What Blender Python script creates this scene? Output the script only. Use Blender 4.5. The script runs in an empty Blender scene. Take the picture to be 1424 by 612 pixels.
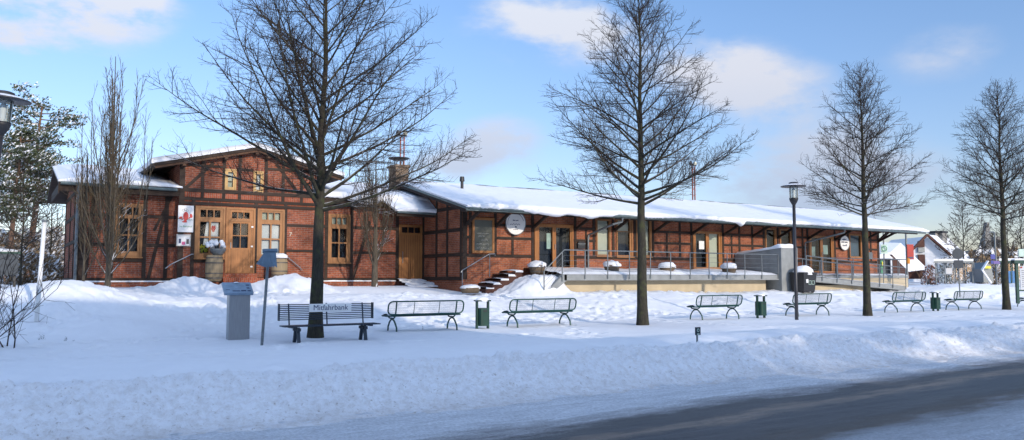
import bpy, math, random
import numpy as np
from mathutils import Vector, Matrix, noise as mn
random.seed(7); np.random.seed(7)
PI = math.pi
scene = bpy.context.scene
COL = scene.collection
# ---------------------------------------------------------------- camera (x = along the street, y = across it)
FPX = 1120.0; PITCH = math.atan(80/FPX); A = math.radians(57.5); EYE = 1.5
ca, sa = math.cos(A), math.sin(A); cp, sp = math.cos(PITCH), math.sin(PITCH)
Fv = Vector((ca*cp, sa*cp, sp)); Rv = Vector((sa, -ca, 0)); Uv_ = Vector((-ca*sp, -sa*sp, cp))
cd = bpy.data.cameras.new('camera'); cam = bpy.data.objects.new('camera', cd); COL.objects.link(cam)
cam.matrix_world = Matrix(((Rv.x, Uv_.x, -Fv.x, 0), (Rv.y, Uv_.y, -Fv.y, 0), (Rv.z, Uv_.z, -Fv.z, EYE), (0, 0, 0, 1)))
cd.sensor_fit = 'HORIZONTAL'; cd.angle = 2*math.atan(712/FPX); cd.clip_end = 3000; cd.clip_start = 0.05
scene.camera = cam
def at(px, py, V):
    d = Fv + Rv*((px-712)/FPX) + Uv_*((306-py)/FPX)
    t = V/d.y
    return d.x*t, EYE + d.z*t
def UU(px, V, py=386): return at(px, py, V)[0]
def ZZ(px, py, V): return at(px, py, V)[1]
def VV(px, U):
    d = Fv + Rv*((px-712)/FPX) + Uv_*((306-386)/FPX)
    return d.y*U/d.x

# ---------------------------------------------------------------- mesh builder
class MB:
    def __init__(s): s.v = []; s.f = []; s.m = []
    def add(s, vs, fs, mi=0):
        o = len(s.v); s.v.extend([tuple(p) for p in vs]); s.f.extend([tuple(i+o for i in f) for f in fs]); s.m.extend([mi]*len(fs))
    def box(s, x0, x1, y0, y1, z0, z1, mi=0):
        s.add([(x0,y0,z0),(x1,y0,z0),(x1,y1,z0),(x0,y1,z0),(x0,y0,z1),(x1,y0,z1),(x1,y1,z1),(x0,y1,z1)],
              [(0,3,2,1),(4,5,6,7),(0,1,5,4),(1,2,6,5),(2,3,7,6),(3,0,4,7)], mi)
    def beam(s, a, b, w, h, mi=0, up=(0,0,1)):
        a = Vector(a); b = Vector(b); d = (b-a).normalized(); up = Vector(up)
        if abs(d.dot(up)) > .99: up = Vector((0,1,0))
        x = d.cross(up).normalized()*(w/2); y = x.cross(d).normalized()*(h/2)
        vs = [a-x-y, a+x-y, a+x+y, a-x+y, b-x-y, b+x-y, b+x+y, b-x+y]
        s.add(vs, [(0,1,2,3),(7,6,5,4),(0,4,5,1),(1,5,6,2),(2,6,7,3),(3,7,4,0)], mi)
    def prism(s, pts, y0, y1, mi=0, axis='y'):
        n = len(pts)
        if axis == 'y': a = [(p[0], y0, p[1]) for p in pts]; b = [(p[0], y1, p[1]) for p in pts]
        elif axis == 'x': a = [(y0, p[0], p[1]) for p in pts]; b = [(y1, p[0], p[1]) for p in pts]
        else: a = [(p[0], p[1], y0) for p in pts]; b = [(p[0], p[1], y1) for p in pts]
        s.add(a+b, [tuple(range(n)), tuple(range(2*n-1, n-1, -1))]+[(i, i+n, (i+1) % n+n, (i+1) % n) for i in range(n)], mi)
    def tube(s, pts, rad, n=8, mi=0, cap=True, closed=False):
        pts = [Vector(p) for p in pts]; m = len(pts)
        if not hasattr(rad, '__len__'): rad = [rad]*m
        d0 = (pts[1]-pts[0]).normalized()
        ref = Vector((0,0,1)) if abs(d0.z) < .9 else Vector((1,0,0))
        u = d0.cross(ref).normalized(); vs = []
        for i in range(m):
            if closed: d = (pts[(i+1) % m]-pts[i-1])
            else: d = pts[min(i+1, m-1)]-pts[max(i-1, 0)]
            d.normalize(); u = (u-d*u.dot(d)).normalized(); w = d.cross(u)
            for k in range(n):
                a = 2*PI*k/n
                vs.append(pts[i]+(u*math.cos(a)+w*math.sin(a))*rad[i])
        fs = []
        for i in range(m if closed else m-1):
            j = (i+1) % m
            for k in range(n):
                l = (k+1) % n
                fs.append((i*n+k, i*n+l, j*n+l, j*n+k))
        if cap and not closed:
            fs.append(tuple(range(n-1, -1, -1))); fs.append(tuple(range((m-1)*n, m*n)))
        s.add(vs, fs, mi)
    def lathe(s, prof, c, n=20, mi=0):
        vs = []; m = len(prof)
        for r, z in prof:
            for k in range(n):
                a = 2*PI*k/n; vs.append((c[0]+r*math.cos(a), c[1]+r*math.sin(a), c[2]+z))
        fs = [(i*n+k, i*n+(k+1) % n, (i+1)*n+(k+1) % n, (i+1)*n+k) for i in range(m-1) for k in range(n)]
        s.add(vs, fs, mi)
    def build(s, name, mats, parent=None, smooth=False, label=None, loc=None):
        me = bpy.data.meshes.new(name)
        v = s.v
        if loc is not None: v = [(p[0]-loc[0], p[1]-loc[1], p[2]-loc[2]) for p in v]
        me.from_pydata(v, [], s.f)
        if not isinstance(mats, (list, tuple)): mats = [mats]
        for m in mats: me.materials.append(m)
        if len(mats) > 1: me.polygons.foreach_set('material_index', s.m)
        if smooth: me.polygons.foreach_set('use_smooth', [True]*len(me.polygons))
        me.update()
        o = bpy.data.objects.new(name, me); COL.objects.link(o)
        if loc is not None: o.location = loc
        if parent is not None:
            o.parent = parent
            pw = world_loc(parent)
            if loc is None: o.location = -pw
            else: o.location = Vector(loc)-pw
        if label: o['label'] = label
        return o
def world_loc(o):
    l = Vector(o.location)
    while o.parent is not None:
        o = o.parent; l = l+Vector(o.location)
    return l
def tag(o, label=None, cat=None, group=None, kind=None):
    if label: o['label'] = label
    if cat: o['category'] = cat
    if group: o['group'] = group
    if kind: o['kind'] = kind
    return o
def thing(name, label, cat, loc, group=None):
    o = bpy.data.objects.new(name, None); COL.objects.link(o); o.location = loc; o.empty_display_size = .2
    return tag(o, label, cat, group)
def copy_tree(o, loc=None, parent=None, label=None, rz=None, sc=None):
    c = o.copy(); COL.objects.link(c)
    if parent is not None: c.parent = parent
    if loc is not None: c.location = loc
    if label: c['label'] = label
    if rz is not None: c.rotation_euler = (0, 0, rz)
    if sc is not None: c.scale = (sc[0], sc[1], sc[2])
    for ch in list(o.children): copy_tree(ch, parent=c)
    return c

# ---------------------------------------------------------------- materials
class NT:
    def __init__(s, name):
        s.mat = bpy.data.materials.new(name); s.mat.use_nodes = True; s.t = s.mat.node_tree; s.t.nodes.clear()
        s.out = s.n('ShaderNodeOutputMaterial'); s.p = s.n('ShaderNodeBsdfPrincipled'); s.l(s.p, 0, s.out, 0)
    def n(s, ty, **k):
        x = s.t.nodes.new(ty)
        for a, b in k.items(): setattr(x, a, b)
        return x
    def l(s, a, i, b, j): s.t.links.new(a.outputs[i], b.inputs[j])
    def coord(s, sc=(1,1,1), kind='Object'):
        tc = s.n('ShaderNodeTexCoord'); mp = s.n('ShaderNodeMapping'); mp.inputs['Scale'].default_value = sc
        s.l(tc, kind, mp, 0); return mp
    def noise(s, vec, scale, detail=4, rough=.55, dist=0):
        x = s.n('ShaderNodeTexNoise'); x.inputs['Scale'].default_value = scale; x.inputs['Detail'].default_value = detail
        x.inputs['Roughness'].default_value = rough; x.inputs['Distortion'].default_value = dist
        if vec is not None: s.l(vec, 0, x, 'Vector')
        return x
    def ramp(s, src, i, stops):
        r = s.n('ShaderNodeValToRGB'); e = r.color_ramp.elements
        while len(e) < len(stops): e.new(.5)
        for q, (p, c) in enumerate(stops):
            e[q].position = p; e[q].color = (c[0], c[1], c[2], 1) if hasattr(c, '__len__') else (c, c, c, 1)
        s.l(src, i, r, 0); return r
    def mix(s, fac, a, b, mode='MIX'):
        m = s.n('ShaderNodeMix', data_type='RGBA', blend_type=mode)
        for val, idx in ((fac, 0), (a, 6), (b, 7)):
            if isinstance(val, tuple) and hasattr(val[0], 'outputs'): s.l(val[0], val[1], m, idx)
            elif idx == 0: m.inputs[0].default_value = val
            else: m.inputs[idx].default_value = (val[0], val[1], val[2], 1)
        return m
    def math(s, op, a, b=None, c=None):
        m = s.n('ShaderNodeMath', operation=op)
        for i, v in enumerate((a, b, c)):
            if v is None: continue
            if isinstance(v, tuple): s.l(v[0], v[1], m, i)
            else: m.inputs[i].default_value = v
        return m
    def bump(s, src, i, strength, dist):
        b = s.n('ShaderNodeBump'); b.inputs['Strength'].default_value = strength; b.inputs['Distance'].default_value = dist
        s.l(src, i, b, 'Height'); s.l(b, 0, s.p, 'Normal'); return b
    def base(s, a, i=0): s.l(a, i, s.p, 'Base Color')
def simple(name, col, rough=.5, metal=0, var=.15, scale=6, bump=0, spec=None, sc=(1,1,1)):
    m = NT(name); c = m.coord(sc); n = m.noise(c, scale, 5)
    r = m.ramp(n, 0, [(.3, [x*(1-var) for x in col]), (.7, [min(1, x*(1+var)) for x in col])]); m.base(r)
    m.p.inputs['Roughness'].default_value = rough; m.p.inputs['Metallic'].default_value = metal
    if spec is not None: m.p.inputs['Specular IOR Level'].default_value = spec
    if bump: m.bump(n, 0, bump, .02)
    return m.mat
def brick_mat(name, c1, c2, mortar, sc=1.0, rot=False):
    m = NT(name); tc = m.n('ShaderNodeTexCoord'); sx = m.n('ShaderNodeSeparateXYZ'); m.l(tc, 'Object', sx, 0)
    a = m.math('ADD', (sx, 0), (sx, 1)); cb = m.n('ShaderNodeCombineXYZ')
    if rot: m.l(sx, 2, cb, 0); m.l(a, 0, cb, 1)
    else: m.l(a, 0, cb, 0); m.l(sx, 2, cb, 1)
    b = m.n('ShaderNodeTexBrick'); m.l(cb, 0, b, 'Vector')
    b.inputs['Scale'].default_value = 1; b.inputs['Brick Width'].default_value = .25*sc; b.inputs['Row Height'].default_value = .078*sc
    b.inputs['Mortar Size'].default_value = .007; b.inputs['Mortar Smooth'].default_value = .3; b.inputs['Bias'].default_value = -.1
    b.inputs['Color1'].default_value = (*c1, 1); b.inputs['Color2'].default_value = (*c2, 1); b.inputs['Mortar'].default_value = (*mortar, 1)
    n = m.noise(tc.outputs and m.coord(), 1.1, 6, .65)
    r = m.ramp(n, 0, [(.28, .5), (.5, .95), (.72, 1.3)])
    n2 = m.noise(m.coord(), 14, 4); r2 = m.ramp(n2, 0, [(.3, .78), (.7, 1.15)])
    x = m.mix(1.0, (b, 0), (r, 0), 'MULTIPLY'); y = m.mix(1.0, (x, 2), (r2, 0), 'MULTIPLY'); m.base(y, 2)
    m.p.inputs['Roughness'].default_value = .88; m.p.inputs['Specular IOR Level'].default_value = .2
    inv = m.math('SUBTRACT', 1.0, (b, 1)); ad = m.math('MULTIPLY_ADD', (n2, 0), .35, (inv, 0)); m.bump(ad, 0, .6, .012)
    return m.mat
def wood_mat(name, col, rough=.55, var=.3, axis=2, scale=9):
    sc = [6, 6, 6]; sc[axis] = .5
    m = NT(name); n = m.noise(m.coord(sc), scale/4, 6, .6, .3)
    n2 = m.noise(m.coord(), .9, 3)
    r = m.ramp(n, 0, [(.25, [x*(1-var) for x in col]), (.75, [x*(1+var) for x in col])]); r2 = m.ramp(n2, 0, [(.3, .75), (.7, 1.2)])
    x = m.mix(1.0, (r, 0), (r2, 0), 'MULTIPLY'); m.base(x, 2); m.p.inputs['Roughness'].default_value = rough
    m.p.inputs['Specular IOR Level'].default_value = .3
    m.bump(n, 0, .25, .01); return m.mat
def snow_mat(name, dirty=False, base=(.83,.85,.88), bumps=.5):
    m = NT(name); c = m.coord(); n1 = m.noise(c, 2.2, 8, .6); n2 = m.noise(c, 28, 6, .7)
    col = m.ramp(n1, 0, [(.3, [x*.95 for x in base]), (.7, base)])
    s = m.math('MULTIPLY_ADD', (n2, 0), .22, (n1, 0))
    last = (col, 0)
    if dirty:
        tc = m.n('ShaderNodeTexCoord'); sx = m.n('ShaderNodeSeparateXYZ'); m.l(tc, 'Object', sx, 0)
        # grit thrown up by the ploughs near the kerb
        mr = m.n('ShaderNodeMapRange'); mr.inputs['From Min'].default_value = 9.6; mr.inputs['From Max'].default_value = 12.4
        mr.inputs['To Min'].default_value = 1.2; mr.inputs['To Max'].default_value = 0; m.l(sx, 1, mr, 0)
        g = m.noise(c, 9, 10, .8); gr = m.ramp(g, 0, [(.44, 0.0), (.75, 1.0)])
        gg = m.math('MULTIPLY', (gr, 0), (mr, 0)); g3 = m.math('MULTIPLY', (gg, 0), .75)
        x = m.mix((g3, 0), (col, 0), (.40,.34,.28)); last = (x, 2)
        g2 = m.noise(c, 17, 6, .7); gr2 = m.ramp(g2, 0, [(.60, 0.0), (.66, 1.0)]); gg2 = m.math('MULTIPLY', (gr2, 0), (mr, 0)); g4 = m.math('MULTIPLY', (gg2, 0), .6)
        y = m.mix((g4, 0), last, (.20,.14,.09)); last = (y, 2)
        mr2 = m.n('ShaderNodeMapRange'); mr2.inputs['From Min'].default_value = 9.7; mr2.inputs['From Max'].default_value = 10.35
        mr2.inputs['To Min'].default_value = .55; mr2.inputs['To Max'].default_value = 0; m.l(sx, 1, mr2, 0)
        gm = m.math('MULTIPLY', (mr2, 0), (m.ramp(m.noise(c, 3, 6), 0, [(.3, .2), (.7, 1)]), 0))
        z = m.mix((gm, 0), last, (.38,.33,.29)); last = (z, 2)
    m.l(last[0], last[1], m.p, 'Base Color')
    m.p.inputs['Roughness'].default_value = .65; m.p.inputs['Specular IOR Level'].default_value = .25
    m.bump(s, 0, bumps, .05); return m.mat
M = {}
M['brick'] = brick_mat('brick', (.33,.098,.048), (.21,.060,.036), (.29,.24,.20))
M['brick_wing'] = brick_mat('orange_brick', (.39,.122,.053), (.26,.075,.040), (.30,.24,.19))
M['brick_rot'] = brick_mat('brick_soldier', (.37,.10,.048), (.27,.068,.038), (.30,.24,.19), rot=True)
M['chimney'] = brick_mat('chimney_brick', (.24,.17,.11), (.18,.125,.085), (.22,.19,.16))
M['timber'] = wood_mat('dark_timber', (.040,.026,.019), .75, .5, 0)
M['timber_warm'] = wood_mat('rafter_timber', (.10,.05,.027), .7, .4, 1)
M['door'] = wood_mat('door_wood', (.35,.15,.05), .45, .22, 2, 14)
M['frame'] = wood_mat('window_wood', (.33,.155,.06), .5, .22, 2)
M['frame_light'] = wood_mat('pale_window_wood', (.50,.31,.12), .5, .15, 2)
M['snow'] = snow_mat('snow'); M['snow_ground'] = snow_mat('snow_ground', True, bumps=.6)
M['snow_roof'] = snow_mat('roof_snow', bumps=.3)
M['green'] = simple('green_metal', (.008,.055,.045), .4, .2, .25, 8)
M['green_bin'] = simple('green_bin_metal', (.008,.045,.03), .45, .1, .25, 5)
M['anthracite'] = simple('anthracite_steel', (.022,.034,.05), .4, .3, .2, 8)
M['steel'] = simple('stainless_steel', (.34,.35,.36), .38, .8, .1, 3, sc=(12,12,1))
M['galv'] = simple('galvanised_steel', (.17,.19,.20), .5, .5, .2, 12)
M['lampgrey'] = simple('lamp_post_paint', (.05,.05,.055), .4, .3, .2, 6)
M['concrete'] = simple('concrete', (.25,.265,.265), .85, 0, .14, 3, .2)
M['cream'] = simple('cream_render', (.50,.42,.29), .9, 0, .12, 1.2, .1)
M['zinc'] = simple('zinc_gutter', (.13,.17,.17), .45, .5, .2, 5)
M['black'] = simple('black_plastic', (.018,.019,.022), .5, 0, .2, 5)
M['white'] = simple('white_paint', (.78,.78,.76), .4, 0, .03, 4)
M['offwhite'] = simple('cream_blind', (.66,.66,.52), .8, 0, .04, 4)
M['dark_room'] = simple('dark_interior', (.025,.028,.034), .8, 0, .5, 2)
M['slate'] = simple('chalkboard_face', (.10,.105,.085), .7, 0, .1, 3)
M['chalk'] = simple('chalk', (.6,.58,.52), .9)
M['red'] = simple('red_print', (.62,.05,.04), .5)
M['redsign'] = simple('red_sign', (.42,.025,.015), .5)
M['navy'] = simple('navy_print', (.03,.05,.12), .5)
M['blue'] = simple('blue_sign', (.03,.05,.30), .5)
M['purple'] = simple('purple_sign', (.14,.09,.32), .5)
M['cabblue'] = simple('blue_cabinet_paint', (.03,.20,.50), .5)
M['greenprint'] = simple('green_print', (.08,.30,.16), .5)
M['paleg'] = simple('pale_green_sign', (.50,.64,.55), .6)
M['yellow'] = simple('yellow_print', (.70,.62,.04), .5)
M['orange'] = simple('orange_lamp', (.75,.28,.03), .5)
M['pink'] = simple('pink_print', (.62,.10,.25), .5)
M['bluegrey'] = simple('blue_grey_sign_back', (.10,.16,.22), .5, .2, .12, 8)
M['panelgrey'] = simple('frosted_panel', (.24,.33,.43), .5, .1, .2, 8)
M['mast'] = simple('rusty_red_mast', (.30,.07,.035), .6)
M['barrel'] = wood_mat('barrel_wood', (.30,.23,.14), .7, .25, 2)
M['hoop'] = simple('iron_hoop', (.13,.12,.11), .6, .5)
M['planter'] = wood_mat('weathered_barrel_wood', (.15,.11,.075), .8, .3, 2)
M['pine_bark'] = simple('pine_bark', (.17,.10,.065), .9, 0, .4, 3, .5)
M['whitewall'] = simple('white_render', (.66,.68,.70), .9, 0, .05, 2)
M['brownclad'] = wood_mat('brown_cladding', (.085,.035,.025), .7, .25, 2)
M['stone'] = simple('grey_church_stone', (.22,.215,.20), .9, 0, .3, 1.5, .3)
M['housered'] = simple('orange_brick_gable', (.40,.15,.07), .9, 0, .2, 2)
def glass_mat(name, tint=(.9,.95,.95), refl=1.0):
    m = NT(name); m.t.nodes.remove(m.p)
    tr = m.n('ShaderNodeBsdfTransparent'); tr.inputs[0].default_value = (*tint, 1)
    gl = m.n('ShaderNodeBsdfGlossy'); gl.inputs['Roughness'].default_value = .03
    fr = m.n('ShaderNodeFresnel'); fr.inputs[0].default_value = 1.5
    mu = m.math('MULTIPLY_ADD', (fr, 0), 1.2*refl, .06*refl); mu.use_clamp = True
    b = m.n('ShaderNodeBump'); b.inputs['Strength'].default_value = .05; nn = m.noise(m.coord(), 1.6, 2); m.l(nn, 0, b, 'Height'); m.l(b, 0, gl, 'Normal')
    mx = m.n('ShaderNodeMixShader'); m.l(mu, 0, mx, 0); m.l(tr, 0, mx, 1); m.l(gl, 0, mx, 2); m.l(mx, 0, m.out, 0)
    return m.mat
M['glass'] = glass_mat('window_glass', (.75,.8,.82), .45); M['clear'] = glass_mat('clear_glass', (.88,.93,.93), .8)
def bark_mat(name, col, moss=(.09,.10,.05), snow=.5, thr=.62):
    m = NT(name); n = m.noise(m.coord((9,9,2.5)), 2.2, 8, .7)
    r = m.ramp(n, 0, [(.3, [x*.55 for x in col]), (.7, [x*1.35 for x in col])])
    n2 = m.noise(m.coord(), 5, 3); r2 = m.ramp(n2, 0, [(.5, 0.0), (.7, 1.0)]); x = m.mix((r2, 0), (r, 0), moss)
    g = m.n('ShaderNodeNewGeometry'); sx = m.n('ShaderNodeSeparateXYZ'); m.l(g, 'Normal', sx, 0)
    n3 = m.noise(m.coord(), 1.3, 4); up = m.math('MULTIPLY', (sx, 2), (n3, 0)); up2 = m.math('MULTIPLY', (up, 0), 1.9)
    r3 = m.ramp(up2, 0, [(thr, 0.0), (thr+.06, 1.0)]); sf = m.math('MULTIPLY', (r3, 0), snow)
    y = m.mix((sf, 0), (x, 2), (.8,.82,.86)); m.base(y, 2); m.p.inputs['Roughness'].default_value = .9
    m.p.inputs['Specular IOR Level'].default_value = .15; m.bump(n, 0, .8, .03); return m.mat
M['bark'] = bark_mat('linden_bark', (.05,.046,.036), (.065,.07,.035)); M['twig'] = bark_mat('linden_twigs', (.05,.038,.032), (.05,.043,.03), .6, .80)
M['twig_snow'] = bark_mat('snowy_twigs', (.10,.075,.05), (.09,.08,.045), 1.0, .66)
M['col_bark'] = bark_mat('hornbeam_bark', (.10,.085,.06), (.11,.11,.05), 1.0, .70)
def snowy_base_bark(name, col):
    m = NT(name); n = m.noise(m.coord((9,9,2.5)), 2.2, 8, .7); r = m.ramp(n, 0, [(.3, [x*.55 for x in col]), (.7, [x*1.35 for x in col])])
    tc = m.n('ShaderNodeTexCoord'); sx = m.n('ShaderNodeSeparateXYZ'); m.l(tc, 'Object', sx, 0)
    mr = m.n('ShaderNodeMapRange'); mr.inputs['From Min'].default_value = .2; mr.inputs['From Max'].default_value = 2.6; mr.inputs['To Min'].default_value = .62; mr.inputs['To Max'].default_value = 0; m.l(sx, 2, mr, 0)
    g = m.n('ShaderNodeNewGeometry'); sg = m.n('ShaderNodeSeparateXYZ'); m.l(g, 'Normal', sg, 0); n3 = m.noise(m.coord((1,1,.5)), 3.5, 3)
    a = m.math('MULTIPLY_ADD', (sg, 2), .9, (mr, 0)); b = m.math('MULTIPLY', (a, 0), (n3, 0)); f = m.ramp(b, 0, [(.39, 0.0), (.44, 1.0)]); y = m.mix((f, 0), (r, 0), (.8,.82,.86)); m.base(y, 2); m.p.inputs['Roughness'].default_value = .9; return m.mat
M['col_bark'] = snowy_base_bark('hornbeam_bark', (.085,.07,.05))
M['brush'] = bark_mat('brush_twigs', (.19,.13,.075), (.16,.12,.06), 1.0, .62)

# ---------------------------------------------------------------- terrain
def sm(x, a, b):
    t = np.clip((x-a)/(b-a), 0, 1); return t*t*(3-2*t)
def gs(U, V, u0, v0, su, sv, h): return h*np.exp(-((U-u0)/su)**2-((V-v0)/sv)**2)
PU = UU(85, 26.5); 
def base_z(U, V):
    U = np.asarray(U, float); V = np.asarray(V, float)
    z = .85*sm(V, 21.6, 27.6) + .28*sm(V, 28.8, 31.6)*(1-sm(U, 15.0, 18.0))
    z = z+.10*np.sin(U*.5+V*.33)*sm(V, 22.5, 24)*(1-sm(V, 27, 29))*.6
    z = z-.27*(1-sm(V, 9.75, 10.9)) - .12*(1-sm(V, 9.25, 9.7)) + .22*np.exp(-((V-11.1)/.7)**2) + .16*np.exp(-((V-13.7)/1.2)**2)
    # snow heaps
    z = z+gs(U, V, UU(105,26.0), 26.0, 1.7, 1.5, .62)+gs(U, V, UU(160,23.0), 23.0, 1.5, .9, .22)+gs(U, V, UU(30,26), 26, 1.6, 2.0, .18)
    z = z+gs(U, V, UU(262,31.2), 31.2, 1.0, .7, .46)+gs(U, V, UU(395,31.2), 31.2, 1.15, .7, .48)+gs(U, V, UU(425,30.6), 30.6, .9, .7, .2)
    # slide of snow over the terrace steps
    z = z+.74*sm(U, 17.1, 19.0)*(1-sm(U, 19.6, 20.4))*sm(V, 26.55, 27.5)*(1-sm(V, 28.5, 29.3))
    z = z+gs(U, V, 46.5, 25.5, 3.0, .9, .28)+gs(U, V, 52, 27, 4, 1.5, .3)
    return z
def P3(u, v, s, o=0): return mn.noise(Vector((u*s, v*s, o)))
def grid_mesh(name, us, vs, zf, mat, smooth=True):
    nu, nv = len(us), len(vs)
    Ug, Vg = np.meshgrid(us, vs); Z = zf(Ug, Vg)
    co = np.stack([Ug, Vg, Z], -1).reshape(-1, 3)
    idx = np.arange(nu*nv).reshape(nv, nu)
    f = np.stack([idx[:-1,:-1], idx[:-1,1:], idx[1:,1:], idx[1:,:-1]], -1).reshape(-1, 4)
    me = bpy.data.meshes.new(name); me.vertices.add(len(co)); me.vertices.foreach_set('co', co.ravel())
    me.loops.add(f.size); me.loops.foreach_set('vertex_index', f.ravel()); me.polygons.add(len(f))
    me.polygons.foreach_set('loop_start', np.arange(0, f.size, 4)); me.polygons.foreach_set('loop_total', np.full(len(f), 4))
    me.polygons.foreach_set('use_smooth', np.full(len(f), smooth)); me.materials.append(mat); me.update(); me.validate()
    o = bpy.data.objects.new(name, me); COL.objects.link(o); return o
def terr(U, V):
    Z = base_z(U, V); out = np.zeros_like(Z)
    n = mn.noise
    for j in range(Z.shape[0]):
        v = V[j,0]
        wb = math.exp(-((v-10.75)/.85)**2)+.35*math.exp(-((v-12.2)/.9)**2)          # ploughed bank
        wc = float(sm(v, 22.2, 23.2)*(1-sm(v, 27.5, 28.6)))
        for i in range(Z.shape[1]):
            u = U[j,i]
            h = .035*n((u*.35, v*.5, 3.1))+.02*n((u*1.1, v*1.3, 7.7))
            if wb > .02:
                c = abs(n((u*2.3, v*2.6, 1)))*.6+abs(n((u*5.1, v*5.5, 2)))*.35+abs(n((u*11, v*12, 4)))*.18
                h += wb*(.12*c-.015+.07*n((u*.7, v*.9, 9))+.065*n((u*6.1, v*7.1, 31))+.06*n((u*13, v*14, 33))+.02*n((u*24, v*24, 35)))
            if wc > .02:
                k = max(0., n((u*.45, v*.8, 5))*1.5+.55)
                c = abs(n((u*1.9, v*2.1, 6)))*.7+abs(n((u*4.2, v*4.6, 8)))*.4
                h += wc*k*(.24*c-.06)
            if 12.5 < v < 14.8: h += .03*n((u*2.5, v*2.5, 12))*1
            # footprints trodden on the square
            if 14.5 < v < 22.5 and u < 12: 
                t = n((u*.3, v*.4, 21)); 
                if t > .12: h -= .05*max(0, n((u*2.6, v*2.6, 22)))
            if (28.3 < v < 32.6 and 4 < u < 11.5) or (26.6 < v < 29.4 and 16 < u < 19.6):
                c = abs(n((u*1.6, v*1.7, 51)))*.6+abs(n((u*3.9, v*4.1, 52)))*.35; h += .22*c-.04+.07*max(0, mn.cell(Vector((u*3.7+n((u*4, v*4, 9))*.5, v*3.9, 3)))-.5)
            if wb > .05 or wc > .3:
                q = n((u*1.3, v*1.3, 41))
                if q > -.05:
                    wu, wv = u+.12*n((u*4, v*4, 42)), v+.12*n((u*4, v*4, 43)); cc = mn.cell(Vector((wu*4.3, wv*4.6, 3)))
                    h += (wb*.10+wc*.07)*min(1, (q+.05)*5)*max(0, cc-.35)
            out[j,i] = h
    Z = Z+out
    # lines of footprints across the square
    uu_, vv_ = U[0], V[:,0]; rnd = random.Random(77)
    for (a, b, n_) in (((-1,15.5),(8.5,28.5),1), ((3,14.6),(7.2,19.6),1), ((0,20),(15,22.4),2), ((10,22.6),(36,22.3),2), ((12,14.5),(15.5,21.9),1), ((20,15),(19,22),1), ((-4,17),(6,17.3),1), ((24,22),(33.5,16),1), ((6,22),(9,30.5),2), ((17,22.5),(16.8,27.5),2), ((8,17.2),(14,17.6),1)):
        A_, B_ = Vector(a), Vector(b); L = (B_-A_).length; d = (B_-A_)/L; p = Vector((-d.y, d.x))
        for w in range(n_):
            st = 0; side = 1
            while st < L:
                c = A_+d*st+p*(side*.13+w*.5+.25*math.sin(st*.7+w))+Vector((rnd.gauss(0,.05), rnd.gauss(0,.05))); st += .62+rnd.uniform(-.08,.08); side *= -1
                i0, i1 = np.searchsorted(uu_, (c.x-.5, c.x+.5)); j0, j1 = np.searchsorted(vv_, (c.y-.5, c.y+.5))
                if i1 <= i0 or j1 <= j0: continue
                du = U[j0:j1,i0:i1]-c.x; dv = V[j0:j1,i0:i1]-c.y; al = du*d.x+dv*d.y; ac = du*p.x+dv*p.y; q = (al/.19)**2+(ac/.11)**2; dep = rnd.uniform(.07,.13)
                Z[j0:j1,i0:i1] += -dep*np.exp(-q**2)+.035*np.exp(-((np.sqrt(q)-1.5)/.35)**2)*(.5+rnd.random())
    return Z
def spaced(a, b, f):
    r = [a]
    while r[-1] < b: r.append(r[-1]+f(r[-1]))
    return np.array(r)
us = spaced(-45, 130, lambda u: .045 if -4 < u < 12 else (.07 if 12 <= u < 22 else (.13 if u < 50 and u > -10 else .8)))
vs = spaced(9.2, 80, lambda v: .045 if v < 12.6 else (.09 if v < 30 else (.5 if v < 45 else 2)))
ground = grid_mesh('snow_ground', us, vs, terr, M['snow_ground']); tag(ground, kind='structure')
def gz(u, v): return float(base_z(u, v))
g = MB(); g.add([(-900,-700,-.45),(1400,-700,-.45),(1400,1500,-.45),(-900,1500,-.45)], [(0,1,2,3)])
tag(g.build('snowfield', M['snow']), kind='structure')
g = MB(); g.add([(-300,79,1.05),(600,79,1.05),(900,900,1.2),(-500,900,1.2)], [(0,1,2,3)]); tag(g.build('far_field', M['snow']), kind='structure')

# road
rm = NT('slushy_road'); tc = rm.n('ShaderNodeTexCoord'); sx = rm.n('ShaderNodeSeparateXYZ'); rm.l(tc, 'Object', sx, 0)
str_ = rm.noise(rm.coord((.9, 5, 1)), 1.5, 10, .75); patch = rm.noise(rm.coord((.35, 1.3, 1)), 1.6, 8, .7); fine = rm.noise(rm.coord((1,1,1)), 22, 8, .75)
skew = rm.math('MULTIPLY_ADD', (sx, 0), -.07, (sx, 1)); sk2 = rm.math('ADD', (skew, 0), .88); wob = rm.math('MULTIPLY_ADD', (patch, 0), 1.3, (sk2, 0)); wob2 = rm.math('MULTIPLY_ADD', (str_, 0), .55, (wob, 0)); wob3 = rm.math('MULTIPLY_ADD', (fine, 0), .3, (wob2, 0))
z = rm.n('ShaderNodeMapRange'); z.inputs['From Min'].default_value = 4.0; z.inputs['From Max'].default_value = 12.0; rm.l(wob3, 0, z, 0)
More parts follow.
